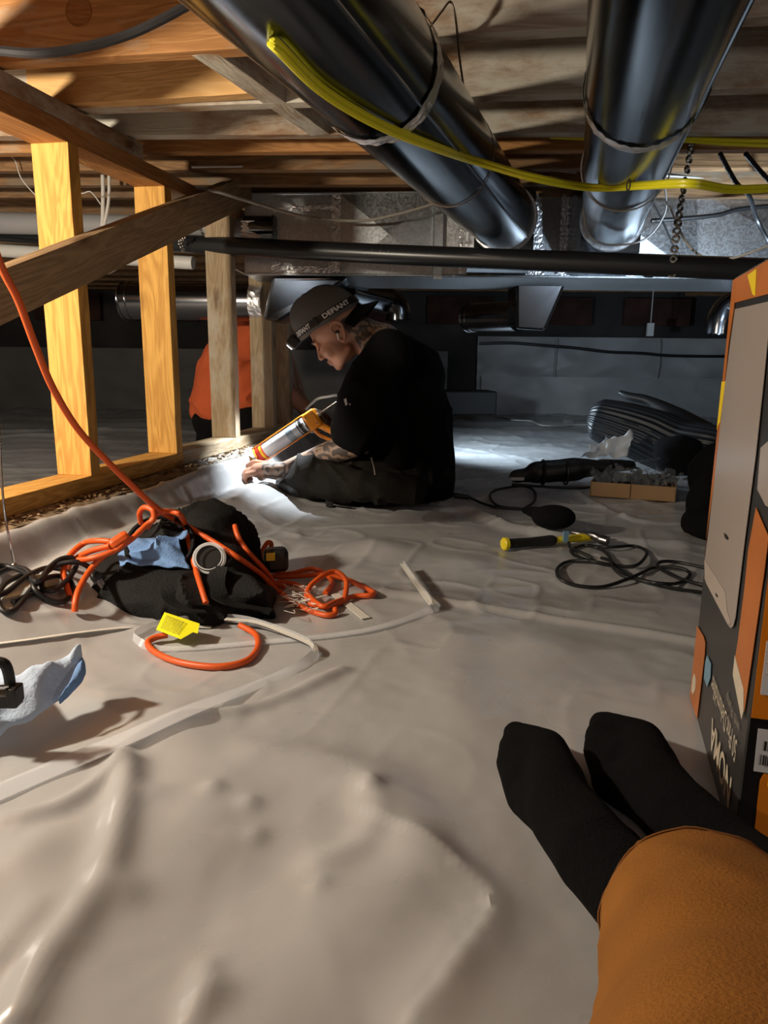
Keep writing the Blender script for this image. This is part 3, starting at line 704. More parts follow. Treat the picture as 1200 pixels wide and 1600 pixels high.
# wire loop around the left duct
c = d1a.lerp(d1b, .48); ax = (d1b-d1a).normalized(); g = G(); g.ring(c, ax + Vector((.25,0,.15)), .0985, .0013, 40, 6); mk('duct_wire_loop', g, M_dwire, label='thin wire loop hung around the left round duct', cat='wire')
c = d2a.lerp(d2b, .52); ax = (d2b-d2a).normalized(); g = G(); g.ring(c, ax + Vector((.1,0,.3)), .096, .0018, 40, 6); mk('duct_wire_loop', g, M_wire, label='thin pale wire loop hung around the right round duct', cat='wire')
cable('black_cable', [V(1125,240,2.0), V(1150,285,2.05), V(1170,305,2.1), V(1182,340,2.2), V(1200,375,2.2), V(1230,410,2.2)], .006, M_blk, 'black cable dropping over the trunk duct at the right edge')
cable('black_cable', [V(1165,240,2.0), V(1195,275,2.05), V(1250,330,2.1)], .006, M_blk, 'short black cable near the joists in the far right corner')
cable('black_cable', [V(1018,345,2.5), V(1060,342,2.5), V(1120,336,2.5), V(1160,326,2.5), V(1250,318,2.5)], .007, M_blk, 'black cable lying level against the right part of the trunk duct')
cable('black_cable', [V(1016,310,2.4), V(1035,345,2.4), V(1055,390,2.4), V(1068,405,2.4)], .003, M_blk, 'thin black wire slanting beside the hanger strap')
# service cables behind the studs
cable('grey_cable', [V(160,262,2.4), V(161,300,2.4), V(160,350,2.4), V(155,372,2.4)], .006, M_wire, 'pale cable hanging between the first and second studs, left of a pair')
cable('grey_cable', [V(170,262,2.4), V(170,310,2.4), V(163,350,2.4), V(152,378,2.4)], .005, M_wire, 'pale cable hanging between the first and second studs, right of a pair')
cable('bare_wire', [V(14,242,2.3), V(24,252,2.3), V(34,280,2.3), V(60,310,2.3)], .0016, M_wire, 'thin bare wire dangling left of the first stud')
cable('bare_wire', [V(113,284,2.3), V(116,295,2.3), V(128,302,2.3), V(142,300,2.3), V(158,320,2.3)], .0016, M_wire, 'thin bare wire dangling right of the first stud')
g = G(); g.cyl(V(-40,205,2.35), V(145,262,2.6), .012); mk('white_conduit', g, M_white, label='white conduit slanting behind the top plate at upper left', cat='pipe')
cable('black_cable', [V(120,430,2.8), V(170,425,2.8), V(200,405,2.7), V(230,395,2.7)], .006, M_wire, 'pale cable sagging under the brace between the studs')
cable('vent_cord', [V(385,372,2.7), V(395,430,2.9), V(340,405,2.9)], .004, M_dwire, 'thin wire behind the third stud below the pipes', 'wire')
g = G(); p = V(1016,515,YB-.4); g.box(p, (.05, .03, .10)); g.tube([p+Vector((0,0,.04)), Vector((p.x, p.y, 1.01))], .004, 6, 0); mk('white_tag', g, M_white, smooth=False, label='small white tag hanging in the dark above the far liner wall', cat='tag', bev=.004)
# ---------------- dehumidifier carton ----------------
CF = PZ(1079, 1090, .004); CN = PZ(1145, 1335, .004)
ud = (CF - CN); ud.z = 0; LB = ud.length; ud.normalize(); rd = Vector((ud.y, -ud.x, 0)); up_ = Vector((0,0,1))
ztop = plane(1150, 433, CF, rd).z if False else V(1150, 433, CF.y).z
tilt = plane(1150, 433, CF, rd)
base = CN + ud*LB/2 + rd*.2
cb = empty('carton', (base.x, base.y, 0), 'tall black and orange appliance carton standing upside down at the right edge', 'box')
WB = .40; HB = ztop - .004
# far upper corner follows the bulging carton
NBt = CN + up_*HB; FBt = Vector((tilt.x, tilt.y, ztop)); FBt = CF + up_*HB
lfn = -rd
g = G(); lo = [CN, CN+rd*WB, CF+rd*WB, CF]; hi = [p + up_*HB for p in lo]
g.hexa(lo, hi); mk('carton_body', g, M_carton, cb, smooth=False, bev=.004)
def LF(px, py, o=.0008): return plane(px, py, CN, rd) - rd*o
def clampq(p):   # keep prints on the left face
    u = min(max((p-CN).dot(ud), .003), LB-.003); z = min(max(p.z, .008), HB)
    q_ = CN + ud*u; return Vector((q_.x, q_.y, z)) - rd*(-(p-CN).dot(rd))
def decal(name, px, mt, o=.0008, side='L', th=.0006, pts=None):
    if pts is None:
        if side == 'L': P = [clampq(LF(x, y, o)) for x, y in px]
        else: P = [plane(x, y, CN, ud) - ud*o for x, y in px]
    else: P = pts
    g = G(); g.prism(P, (-rd if side == 'L' else -ud)*th); return mk(name, g, mt, cb, smooth=False)
decal('orange_flash', [(1140,425),(1230,390),(1230,452),(1146,474)], M_corg2)
decal('yellow_flash', [(1171,430),(1185,420),(1183,462),(1179,460)], M_cyel, .0016)
decal('edge_stripe', [(1151,440),(1149,480),(1140,540),(1122,720),(1102,836),(1085,838),(1120,600),(1140,440)], M_corg2, .001)
decal('yellow_stripe', [(1136,596),(1128,660),(1125,664),(1110,664),(1128,596)], M_cyel, .0018)
decal('appliance_picture', [(1151,483),(1209,470),(1196,600),(1184,712),(1166,850),(1152,966),(1149,978),(1145,982),(1141,978),(1106,912),(1103,904),(1103,880),(1106,860),(1124,702),(1133,620),(1143,540)], M_cbei, .0014)
decal('picture_base', [(1104,874),(1137,925),(1140,955),(1146,975),(1141,976),(1106,910)], mat('pale_greige_print', (.42,.36,.32), .35), .0022)
decal('picture_button', [(1135,833),(1139,836),(1142,842),(1140,844),(1136,840)], M_cblk, .0022)
decal('picture_button', [(1122,926),(1125,930),(1126,934),(1123,932)], M_cblk, .0026)
decal('appliance_picture', [(1192,700),(1215,680),(1215,800),(1200,790),(1187,765)], M_cbei, .0016)
decal('orange_panel', [(1184,793),(1210,845),(1200,900),(1166,1112),(1152,1025),(1156,1000),(1166,920),(1172,860)], M_corg2, .0012)
decal('pale_band', [(1152,1025),(1149,1055),(1163,1125),(1166,1112),(1166,1078)], M_cpale, .0020)
decal('orange_badge', [(1091,977),(1101,994),(1104,1004),(1103,1024),(1091,1124),(1085,1110),(1077,1086),(1077,1075),(1082,1030),(1085,995)], M_corg2, .0012)
decal('badge_mark', [(1088,1052),(1090,1062),(1089,1078),(1086,1086),(1083,1080),(1085,1060)], M_cpale, .0020)
decal('blue_label', [(1107,1024),(1113,1037),(1112,1060),(1107,1074),(1102,1060),(1104,1035)], M_cblue, .0012)
def uv(px, py): p = LF(px, py); return (p-CN).dot(ud), p.z
def facetext(name, txt, u0, u1, z0, z1, mt, bold=0.02):   # upside down: starts near, letter tops point down
    g0 = G(); g0.text(txt, Matrix.Identity(4), 1, 0, bold=bold); a = np.array(g0.v); mn = a.min(0); mx = a.max(0)
    g = G(); V_ = []
    for (x, y, z) in g0.v:
        u = u0 + (x-mn[0])/(mx[0]-mn[0])*(u1-u0); zz = z1 + (y-mn[1])/(mx[1]-mn[1])*(z0-z1)
        V_.append(CN + ud*u + up_*(zz-CN.z) - rd*.0014)
    g.add(V_, g0.f); return mk(name, g, mt, cb, smooth=False)
un = uv(1143, 1240)[0]; ua = uv(1113, 1135)[0]; zt = uv(1136, 1253)[1]; zb_ = uv(1146, 1222)[1]
print('NOMA', un, ua, zt, zb_, 'LB', LB, 'HB', HB, 'CN', CN[:], 'CF', CF[:])
facetext('brand_lettering', 'NOMA', un, ua, zt, zb_+.002, M_cpale)
u0 = uv(1151, 1185)[0]; u1 = uv(1115, 1055)[0]; z0 = uv(1149, 1190)[1]; z1 = uv(1151, 1165)[1]
print('t2', u0, u1, z0, z1)
facetext('product_lettering', '50 Pint Dehumidifier', u0, u1, z0, z0+.024, M_cpale, .0)
u0 = uv(1156, 1150)[0]; u1 = uv(1139, 1075)[0]; z0 = uv(1157, 1152)[1]; z1 = uv(1157, 1135)[1]
facetext('product_lettering', 'with Pump', u0, u1, z0, z0+.016, mat('dim_print', (.25,.22,.18), .4), .0)
def FP(px, py, o=.0008): return plane(px, py, CN, ud) - ud*o
def fdec(name, pxs, ext, mt, o):
    P = [FP(x, y, o) for x, y in pxs]; n = len(P)//2
    return P
def frect(name, lx, yt, yb, wdt, mt, o, x0b=None):
    a = FP(lx, yt, o); b = FP(x0b if x0b else lx, yb, o)
    a = CN + rd*max((a-CN).dot(rd), .001) + up_*(a.z-CN.z) - ud*o; b = CN + rd*max((b-CN).dot(rd), .001) + up_*(b.z-CN.z) - ud*o
    P = [b, b+rd*wdt, a+rd*wdt, a]; g = G(); g.prism(P, -ud*.0006); return mk(name, g, mt, cb, smooth=False)
g = G(); P = [CN+rd*.001-ud*.0006, CN+rd*(WB-.001)-ud*.0006, CN+rd*(WB-.001)+up_*(HB-.005)-ud*.0006, CN+rd*.001+up_*(HB-.005)-ud*.0006]; g.prism(P, -ud*.0003); mk('black_front', g, M_cblk, cb, smooth=False)
frect('orange_panel', 1181, 900, 1119, .385, M_corg, .0014, 1166)
frect('spec_table', 1197, 1000, 1083, .30, M_white, .0024, 1187)
for y in (1015, 1033, 1050): frect('table_rule', 1195, y, y+1.2, .30, M_cpale, .0032, 1195)
frect('barcode_label', 1184, 1137, 1203, .10, M_white, .0016, 1177)
a = FP(1190, 1156, .0026)
rs = random.Random(5)
for row, (ya, yb, x0) in enumerate([(1156,1171,1194),(1177,1193,1188)]):
    A_ = FP(x0, ya, .0026); B_ = FP(x0, yb, .0026); off = 0
    g = G()
    while off < .07:
        w_ = rs.choice([.0007,.0012,.002]); p = A_ + rd*off; q = Vector((p.x, p.y, B_.z))
        g.prism([q, q+rd*w_, p+rd*w_, p], -ud*.0003); off += w_ + rs.choice([.0008,.0014])
    mk('barcode', g, M_ink, cb, smooth=False)
P = [FP(1193,1207,.0016), FP(1187,1218,.0016), FP(1178,1297,.0016), FP(1197,1315,.0016)]; P += [P[3]+rd*.12, P[0]+rd*.12]
g = G(); g.prism(P, -ud*.0006); mk('orange_badge', g, M_corg, cb, smooth=False)
g = G(); p = FP(1196,1226,.003); Mx = Matrix(((rd.x, 0, -ud.x, p.x), (rd.y, 0, -ud.y, p.y), (0, 1, 0, p.z), (0,0,0,1))); g.text('F', Mx, .014); mk('badge_lettering', g, M_cyel, cb, smooth=False)

# ---------------- duffel bag and what lies on it ----------------
g = G()
for c, rx, ry, rz in [((-.37,1.50,.06),.10,.10,.125), ((-.43,1.46,.05),.11,.12,.10), ((-.49,1.42,.03),.12,.11,.075), ((-.42,1.36,.02),.155,.10,.06), ((-.31,1.43,.04),.07,.10,.085), ((-.34,1.33,.02),.11,.075,.05), ((-.27,1.35,.02),.07,.08,.05)]:
    g.ell(c, rx, ry, rz)
g.capsule((-.36,1.31,.02), (-.215,1.31,.012), .02, .014)
def bagw(x, y, z):
    return .020*(1-np.abs(noise(x*8+z*7, y*8-z*6, z*7)))**4 + .012*(1-np.abs(noise(x*15-y*9, y*13, z*12+4)))**5 - .012
bm_ = blob(g, .0060, 5, bagw)
bag = mk('duffel_bag', bm_, M_bag, label='black slouched fabric tool bag on the liner under the orange cord', cat='bag')
from mathutils.bvhtree import BVHTree
bt_ = BVHTree.FromPolygons([v.co.copy() for v in bm_.vertices], [tuple(p.vertices) for p in bm_.polygons])
def BG(px, py, o=.006, z=.007):    # on the bag under this sight line, else on the liner
    d = ray(px, py).normalized(); h = bt_.ray_cast(CAM, d)
    return h[0] - d*o if h[0] is not None else PF(px, py, z)
def bgs(pts, o=.006, z=.007):
    P, _ = cr([Vector((x, y, 0)) for x, y in pts], 1., 3, False); q = [BG(p.x, p.y, o, z) for p in P]
    for _ in range(2): q = [q[0]] + [(q[i-1]+q[i]*2+q[i+1])/4 for i in range(1, len(q)-1)] + [q[-1]]
    return [p + (CAM-p).normalized()*.004 for p in q]
g = G(); g.ribbon(bgs([(345,885),(335,915),(352,940),(395,948),(424,955)]), .034, .003, 8); mk('handle', g, M_bag, bag)
g = G(); g.ribbon(bgs([(270,900),(262,930),(285,950),(320,955)]), .03, .003, 8); mk('handle', g, M_bag, bag)
g = G(); g.ring(BG(250,850), (.1,-.75,.75), .062, .005, 26, 6); mk('zip_rim', g, M_bag, bag)
def crumple(name, P4, amp, sd, mt, n=26, th=.0015, label=None, cat=None, fr=5, sag=0, parent=None, edge=.15):
    a, b, c, d = [Vector(p) for p in P4]; nn = (b-a).cross(d-a).normalized(); v = []; sz = max((b-a).length, (d-a).length)
    for j in range(n+1):
        for i in range(n+1):
            u = i/n; w_ = j/n
            uu = u + edge*float(noise(w_*3, sd, u))*(1 if i in (0, n) else .6); ww = w_ + edge*float(noise(u*3, sd+9, w_))*(1 if j in (0, n) else .6)
            p = (a*(1-uu)+b*uu)*(1-ww) + (d*(1-uu)+c*uu)*ww
            h = amp*(float((1-abs(noise(u*fr, w_*fr, sd)))**3)*1.1 + .6*float(noise(u*fr*1.7+5, w_*fr*1.7, sd)))
            v.append(p + nn*(h + sag*math.sin(math.pi*u)*math.sin(math.pi*w_)))
    f = [(j*(n+1)+i, j*(n+1)+i+1, (j+1)*(n+1)+i+1, (j+1)*(n+1)+i) for j in range(n) for i in range(n)]
    g = G(); g.add(v, f); o = mk(name, g, mt, parent, label=label, cat=cat, angle=70)
    s = o.modifiers.new('solid', 'SOLIDIFY'); s.thickness = th; return o
crumple('shop_towel', [BG(188,886,.012), BG(292,888,.012), BG(288,842,.02), BG(200,846,.02)], .016, 4, M_blue, 36, label='crumpled blue paper shop towel lying on the black bag', cat='towel', fr=2.3, sag=.022, edge=.10)
cr_ = BG(327, 872, .022)
lid = empty('clear_jar_lid', cr_, 'round clear plastic jar lid on the black bag, right of the blue towel', 'jar')  # a loose lid only, no jar under it
ax = Vector((.1,-.85,.55))
g = G(); g.ring(cr_, ax, .029, .0028, 30, 8); mk('rim', g, clear('glassy_plastic', (.85,.88,.9), .05, .6), lid)
g = G(); g.ring(cr_+ax*.006, ax, .0245, .0014, 30, 6); mk('inner_rim', g, clear('glassy_plastic', (.85,.88,.9), .05, .6), lid)
g = G(); g.cyl(cr_-ax*.004, cr_-ax*.006, .028, n=30); mk('disc', g, M_blk, lid)
tm = empty('tape_measure', V(418, 872, 1.52), 'small black and yellow tape measure behind the right end of the black bag', 'tape measure')
M = Matrix.Translation(V(431,874,1.50)) @ Matrix.Rotation(.3, 4, 'Z'); g = G(); g.box((0,0,0), (.05,.04,.05), M); mk('case', g, M_blk, tm, bev=.01)
g = G(); g.box((-.014,-.021,.012), (.018,.003,.016), M); mk('sticker', g, M_cyel, tm)
# ---------------- orange extension cord ----------------
ec = empty('extension_cord', PF(420, 920), 'orange extension cord draped from upper left over the black bag and coiled beside it', 'cord')
RC = .0055
def cseg(pts, r=RC, mt=None, name='cord_run', par=None): g = G(); g.tube(pts, r, 10, 7); return mk(name, g, mt or M_org, par if par is not None else ec)
cseg([V(x,y,Y_) for x,y,Y_ in [(-40,300,1.05),(0,412,1.06),(28,468,1.08),(55,540,1.11),(82,605,1.15),(120,668,1.21),(165,718,1.28),(212,764,1.34),(250,798,1.38)]] + bgs([(285,818),(320,838),(355,860),(385,880),(410,899)], .009) + [PF(430,920,.01)], .0056)
cseg([V(x,y,Y_) for x,y,Y_ in [(221,818,1.40),(218,803,1.39),(225,793,1.38),(238,797,1.37),(240,811,1.365),(229,820,1.36),(205,843,1.33),(175,862,1.30),(145,872,1.29),(122,875,1.30)]])
cseg([V(x,y,Y_) for x,y,Y_ in [(229,826,1.37),(244,804,1.38),(262,799,1.385),(281,804,1.37)]] + bgs([(291,825),(300,870),(311,907),(322,942)], .010))
cseg([V(172,846,1.31), V(150,845,1.32), V(131,849,1.34)] + [PF(109,868,.05), PF(99,892,.03), PF(105,919,.02), PF(112,938,.008)])
cseg([V(200,842,1.32), V(185,857,1.305), V(163,868,1.30), V(142,889,1.29)] + [PF(124,919,.04), PF(118,940,.02), PF(117,956,.008)])
cseg([V(172,853,1.30), V(142,861,1.31), V(115,875,1.33), V(105,888,1.34)])
cseg(bgs([(367,821),(373,842),(392,868),(414,890),(428,911)], .010, .012))
cseg([PF(400,871,.06), PF(409,892,.03), PF(425,911,.01), PF(445,916,.008)])
cseg([PF(415,881,.03), PF(409,865,.05), PF(418,848,.07), PF(424,852,.06), PF(416,871,.03), PF(416,884,.02), PF(433,895,.01), PF(455,896,.008), PF(487,889,.012), PF(508,897,.012), PF(519,911,.008), PF(508,927,.007)])
cseg([PF(418,901,.012), PF(460,901,.010), PF(500,898,.016), PF(540,905,.008), PF(567,917,.007), PF(584,926,.008), PF(578,930,.008), PF(553,932,.007), PF(524,941,.012), PF(508,948,.016), PF(492,940,.016), PF(468,916,.008), PF(439,909,.008), PF(417,916,.010), PF(404,928,.010)])
cseg([PF(540,929,.014), PF(541,908,.030), PF(529,895,.035), PF(513,895,.036), PF(487,913,.024), PF(479,932,.012), PF(487,944,.008), PF(513,947,.006), PF(535,940,.007), PF(540,929,.014)])
cseg([PF(408,930,.01), PF(418,924,.008), PF(436,924,.008), PF(455,940,.007), PF(481,953,.007), PF(508,961,.007), PF(523,959,.007), PF(524,951,.012)])
cseg([PF(262,992,.014), PF(243,996,.010), PF(231,1005,.007), PF(244,1020,.006), PF(281,1035,.006), PF(337,1042,.006), PF(382,1034,.006), PF(402,1014,.006), PF(400,992,.007), PF(375,977,.012)])
a = V(172,855,1.305); b = V(200,836,1.325); g = G(); g.tube([a,a.lerp(b,.2),a.lerp(b,.8),b], [.008,.0125,.0125,.009], 8, 4); mk('connector', g, M_org, ec, bev=.001)
g = G(); P = [PF(244,984,.022), PF(283,999,.020), PF(302,988,.024), PF(309,990,.024), PF(312,975,.028), PF(257,957,.032)]; g.prism(P, Vector((0,0,.0008)))
tg = mk('cord_tag', g, M_tagy, ec, smooth=False)
g = G(); o_ = P[0]; e1 = (P[1]-P[0]); e2 = (P[5]-P[0]); nrm = e1.cross(e2).normalized(); nrm = nrm if nrm.z > 0 else -nrm
for r_ in range(9):
    for c_ in range(7):
        u = .14+c_*.115 + rs.uniform(-.008,.008); w_ = .15+r_*.085; c = o_ + e1*u*.95 + e2*w_ + nrm*.0013 + (P[4]-P[1]-e2)*0
        g.prism([c, c+e1*.085, c+e1*.085+e2*.035, c+e2*.035], nrm*.0002)
mk('fine_print', g, M_tagink, tg, smooth=False, kind='stuff')
# ---------------- black power cord at left ----------------
pc = empty('power_cable', PF(60, 910), 'tangled black power cord with a two-pin plug left of the black bag', 'cord')
k1 = [(-40,915,.01),(-10,900,.02),(15,888,.02),(38,889,.02),(50,902,.02),(54,920,.014),(72,936,.008),(96,940,.008),(113,928,.014),(110,908,.02),(90,900,.014),(62,908,.022),(42,930,.008),(22,953,.006),(6,955,.006),(-4,935,.008),(8,912,.014),(36,898,.008),(60,893,.008)]
k2 = [(-40,884,.02),(5,884,.014),(35,893,.014),(58,909,.03),(76,888,.035),(94,874,.045),(113,872,.05),(119,884,.04),(106,905,.03),(84,922,.022),(66,918,.016),(70,897,.022),(92,882,.04),(118,878,.055),(134,883,.05),(146,893,.04)]
k3 = [(-30,940,.007),(10,925,.01),(40,902,.02),(70,888,.014),(98,890,.014),(110,902,.014),(96,915,.01),(60,925,.008),(20,940,.007)]
for k in (k1, k2, k3): cseg([PF(x,y,z) for x,y,z in k], .0048, M_blk, par=pc)
a = PF(141,889,.045); b = PF(154,906,.03); g = G(); g.tube([a, a.lerp(b,.35), a.lerp(b,.6), b], [.006,.008,.0125,.012], 4, 2); pl = mk('plug', g, M_blk, pc, bev=.0015)
dr = (b-a).normalized(); sd_ = dr.cross(Vector((0,0,1))).normalized()
for s_ in (-1, 1):
    g = G(); M = frame(b + sd_*.006*s_, b + sd_*.006*s_ + dr*.016); g.box((.008,0,0), (.016,.0015,.006), M); mk('prong', g, M_steel, pl, smooth=False)
# ---------------- strips and papers ----------------
def rib(pts, wd, mt, label, th=.0012, name='plastic_strip', z=.003, on_edge=None):
    P = [PF(p[0], p[1], p[2] if len(p) > 2 else z) for p in pts]; g = G()
    wv = None
    if on_edge:
        wv = []
        for i, p in enumerate(P):
            t = (P[min(i+1, len(P)-1)] - P[max(i-1, 0)]).normalized(); s_ = t.cross(Vector((0,0,1))).normalized()
            k = on_edge[i]; wv.append(s_*(1-k) + Vector((0,0,1))*k*(1 if True else 1))
    g.ribbon(P, wd, th, 8, wv); return mk(name, g, mt, label=label, cat='strip', angle=60)
s1 = [(631,881,.02),(655,915,.02),(677,945,.012),(660,958,.004),(600,978,.004),(540,990,.004),(470,998,.004),(400,1004,.004),(320,1011,.004),(245,1013,.004),(212,1000,.004),(214,988,.006),(255,974,.008),(320,966,.012),(380,968,.014),(440,985,.013),(485,1005,.012),(492,1022,.008),(460,1045,.004),(390,1075,.003),(300,1108,.003),(200,1152,.003),(90,1198,.003),(-60,1262,.003)]
oe = [.9,.9,.7,.3,.1,.1,.1,.1,.1,.2,.7,.9,.9,.9,.9,.8,.7,.6,.3,.1,.0,.0,.0,.0]
rib(s1, [.016]*15+[.016,.018,.018,.018,.022,.03,.034,.036,.036], M_strip, 'long translucent plastic strip looped across the liner in front of the black bag', on_edge=oe)
P1 = [PF(x,y,z) for x,y,z in s1[:3]]; g = G(); g.ribbon(P1, .0165, .0016, 8); mk('plastic_strip_end', g, M_stripw, label='stiff milky upturned end of the plastic strip right of the orange coil', cat='strip')
rib([(352,967,.016),(400,972,.017),(445,988,.016),(486,1006,.014),(493,1018,.01)], .010, M_stripw, 'milky curved strip edge arching over the liner right of the yellow tag', name='plastic_strip')
rib([(523,928),(545,945),(572,966)], .018, M_stripw, 'short milky strip piece poking out from under the orange coil')
rib([(448,948,.006),(470,940,.012),(490,935,.014),(510,930,.008)], .010, M_stripw, 'small white strip curled inside the orange coil')
rib([(-40,1010),(40,1000),(110,990),(190,981),(270,978),(330,980)], .008, M_stripw, 'narrow pale strip lying left of the yellow tag on the liner')
for i in range(34): pass
g = G(); rs = random.Random(9)
for i in range(46):
    a = PF(rs.uniform(452,492), rs.uniform(918,955), rs.uniform(.004,.02)); g.tube([a, a+Vector((rs.uniform(-.02,.02), rs.uniform(-.02,.02), rs.uniform(0,.012))), a+Vector((rs.uniform(-.03,.03), rs.uniform(-.02,.02), 0))], .0006, 4, 4)
mk('frayed_fibres', g, M_stripw, label='small tuft of frayed pale fibres inside the orange coil', cat='fibres', kind='stuff')
# blue-white paper at lower left
top = [(-90,1085,.03),(-20,1068,.045),(30,1055,.06),(80,1043,.06),(126,1029,.055)]
bot = [(-90,1190,.01),(-10,1152,.02),(50,1130,.03),(92,1101,.035),(132,1052,.05)]
def loft(A_, B_, n=24, m_=14, bul=.02, sd=1, amp=.004):
    A2, _ = cr([PF(*p) for p in A_], 1, 6, False); B2, _ = cr([PF(*p) for p in B_], 1, 6, False); v = []; L = len(A2)
    for i in range(L):
        for j in range(m_+1):
            t = j/m_; p = A2[i].lerp(B2[i], t); v.append(p + Vector((0,0,bul*math.sin(math.pi*t) + amp*float(noise(i*.35, t*4, sd)))))
    f = [(i*(m_+1)+j, i*(m_+1)+j+1, (i+1)*(m_+1)+j+1, (i+1)*(m_+1)+j) for i in range(L-1) for j in range(m_)]
    g = G(); g.add(v, f); return g
pp = mk('shop_towel', loft(top, bot, amp=.008, bul=.028), M_pblue, label='large pale blue paper towel curling up from the left edge of the liner', cat='towel', angle=70)
s = pp.modifiers.new('solid', 'SOLIDIFY'); s.thickness = .0015
q = mk('blue_fold', loft([(126,1029,.064),(117,1045,.066),(110,1062,.062),(100,1078,.056),(90,1094,.048)], [(133,1036,.06),(134,1052,.06),(127,1068,.054),(112,1084,.048),(93,1100,.044)], bul=.004, amp=.001), M_blue, pp, angle=70)
q2 = mk('paper_flap', loft([(-20,1010,.05),(5,1030,.06),(20,1050,.06),(34,1070,.05)], [(-30,1100,.03),(0,1100,.04),(18,1092,.045),(30,1080,.045)], bul=.012, amp=.004), M_pblue, pp, angle=70)
cl = empty('clamp', PF(0, 1085), 'black plastic clamp resting on the pale towel at the left edge', 'clamp')
c = PF(-8, 1062, .085); g = G(); g.tube([c+Vector((dx,-.01,dz)) for dx,dz in [(-.03,.028),(.01,.028),(.022,.018),(.022,-.02),(.01,-.026),(-.03,-.026)]], .0065, 8, 5, True); mk('loop_handle', g, M_blk, cl)
g = G(); g.box((0,0,0), (.05,.02,.016), Matrix.Translation(PF(-2,1092,.07))); g.box((.02,0,.006), (.012,.022,.022), Matrix.Translation(PF(-2,1092,.07))); mk('jaw', g, M_blk, cl, bev=.002)
g = G(); g.cyl(PF(-10,1075,.092), PF(12,1073,.09), .003); mk('rivet_pin', g, M_steel, cl)
# thin rod at left
g = G(); g.tube([V(-2,655,1.35), V(1,720,1.33), V(6,790,1.30), V(14,840,1.29)] + [PF(22,882,.005)], .0022, 8, 6); rod = mk('thin_rod', g, M_steel, label='thin grey wire rod standing at the left edge beside the black cord', cat='wire')
g = G(); g.ell(PF(22,884,.006), .006,.006,.006); mk('rod_tip', g, M_steel, rod)

# ---------------- hammer ----------------
hm = empty('hammer', PF(860, 850), 'yellow-handled claw hammer with black rubber grip lying on the liner', 'hammer')
a = PF(788,850,.018); b = PF(868,844,.018); c = PF(922,839,.018); dd = (c-a).normalized()
g = G(); g.tube([a+dd*.006, a.lerp(b,.12), a.lerp(b,.5), a.lerp(b,.9), b], [.0135,.0125,.0115,.0145,.009], 20, 6, k=1, mi=0); mk('grip', g, M_hblk, hm)
g = G(); g.tube([a-dd*.004, a-dd*.001, a+dd*.008, a+dd*.012], [.0135,.0165,.0165,.012], 24, 0); mk('end_cap', g, M_hyel, hm)
g = G(); g.tube([b-dd*.01, b.lerp(c,.3), b.lerp(c,.7), c+dd*.012], [.0085,.0085,.0115,.010], 16, 5); mk('shaft', g, M_hyel, hm)
h0 = PF(905,832,.022); h1 = PF(947,845,.02); c2 = c + dd*.012; g = G()
g.tube([h0+Vector((-.004,.01,0)), h0.lerp(h1,.25)+Vector((0,.004,.003)), h0.lerp(h1,.6)+Vector((0,0,.004)), h1-(h1-h0)*.2, h1-(h1-h0)*.19, h1+ (h1-h0)*.06], [.003,.006,.0115,.009,.0135,.0135], 16, 0)
mk('claw_head', g, M_dsteel, hm, angle=50)
g = G(); s_ = (h1-h0).cross(Vector((0,0,1))).normalized(); g.tube([h0.lerp(h1,.35)+s_*.006, h0.lerp(h1,.1)+s_*.013, h0-(h1-h0)*.2+s_*.016], [.007,.005,.0015], 8, 4); mk('claw_tine', g, M_dsteel, hm)
g = G(); M = Matrix.Translation(PF(884,838,.03)) @ Matrix.Rotation(.2,4,'Z'); g.box((0,0,0), (.014,.006,.028), M); mk('blue_sticker', g, M_cblue, hm, smooth=False)
# ---------------- black cord coil at right ----------------
bc = empty('loose_cable', PF(980, 890), 'thin black cable coiled in loose loops between the hammer and the carton', 'cord')
lp = [[(888,845),(893,857),(913,852),(953,855),(990,853),(1010,862),(1003,877),(987,885),(960,883),(927,877),(898,868),(892,858),(905,862),(925,872)],
 [(930,876),(890,877),(872,887),(873,902),(897,914),(940,917),(980,905),(1003,895),(1023,887),(1060,887),(1078,897),(1060,911),(1027,911),(993,903),(970,890),(953,876),(940,872)],
 [(1140,932),(1100,926),(1057,920),(1007,908),(985,902)], [(1140,893),(1097,886),(1057,878),(1032,878),(1030,887),(1060,903),(1100,914),(1140,920)], [(917,852),(938,858),(952,870),(957,885),(970,898),(985,903)]]
for i, L_ in enumerate(lp): cseg([PF(x,y,.006+.006*((j*7+i*3) % 3 == 0)) for j,(x,y) in enumerate(L_)], .0040, M_blk, par=bc)
# ---------------- teardrop tool, saw, hose, tray ----------------
td = empty('sander', PF(865, 812), 'small black teardrop-shaped tool with a looped cord, left of the carton tray', 'tool')
g = G(); c = PF(865,808,.035); g.ell(c, .062,.05,.034); g.capsule(c, PF(820,797,.02), .03, .012); mk('tool_body', blob(g, .006, 8), M_cloth, td)
cseg([PF(x,y,.007) for x,y in [(716,771),(713,773),(710,774)]], .0022, M_wire, par=td)
cseg([PF(x,y,.010) for x,y in [(708,773),(730,776),(755,787),(780,793),(817,796)]], .0045, M_blk, par=td)
cseg([PF(x,y,.010) for x,y in [(817,795),(780,791),(766,778),(770,768),(792,762),(820,760),(835,768),(835,783),(820,794)]], .0045, M_blk, par=td)
g = G(); g.capsule(PF(712,774,.012), PF(732,777,.012), .010, .008); mk('plug', g, M_blk, td)
sw = empty('power_saw', PF(870, 755), 'black handheld power saw lying on the liner left of the white paper', 'tool')
g = G(); g.capsule(V(806,744,2.75), V(838,741,2.75), .026, .030, .8); g.capsule(V(838,738,2.75), V(900,733,2.75), .043, .045, .8); g.capsule(V(900,731,2.75), V(945,732,2.75), .04, .03, .8); g.capsule(V(940,728,2.78), V(985,727,2.8), .028, .022)
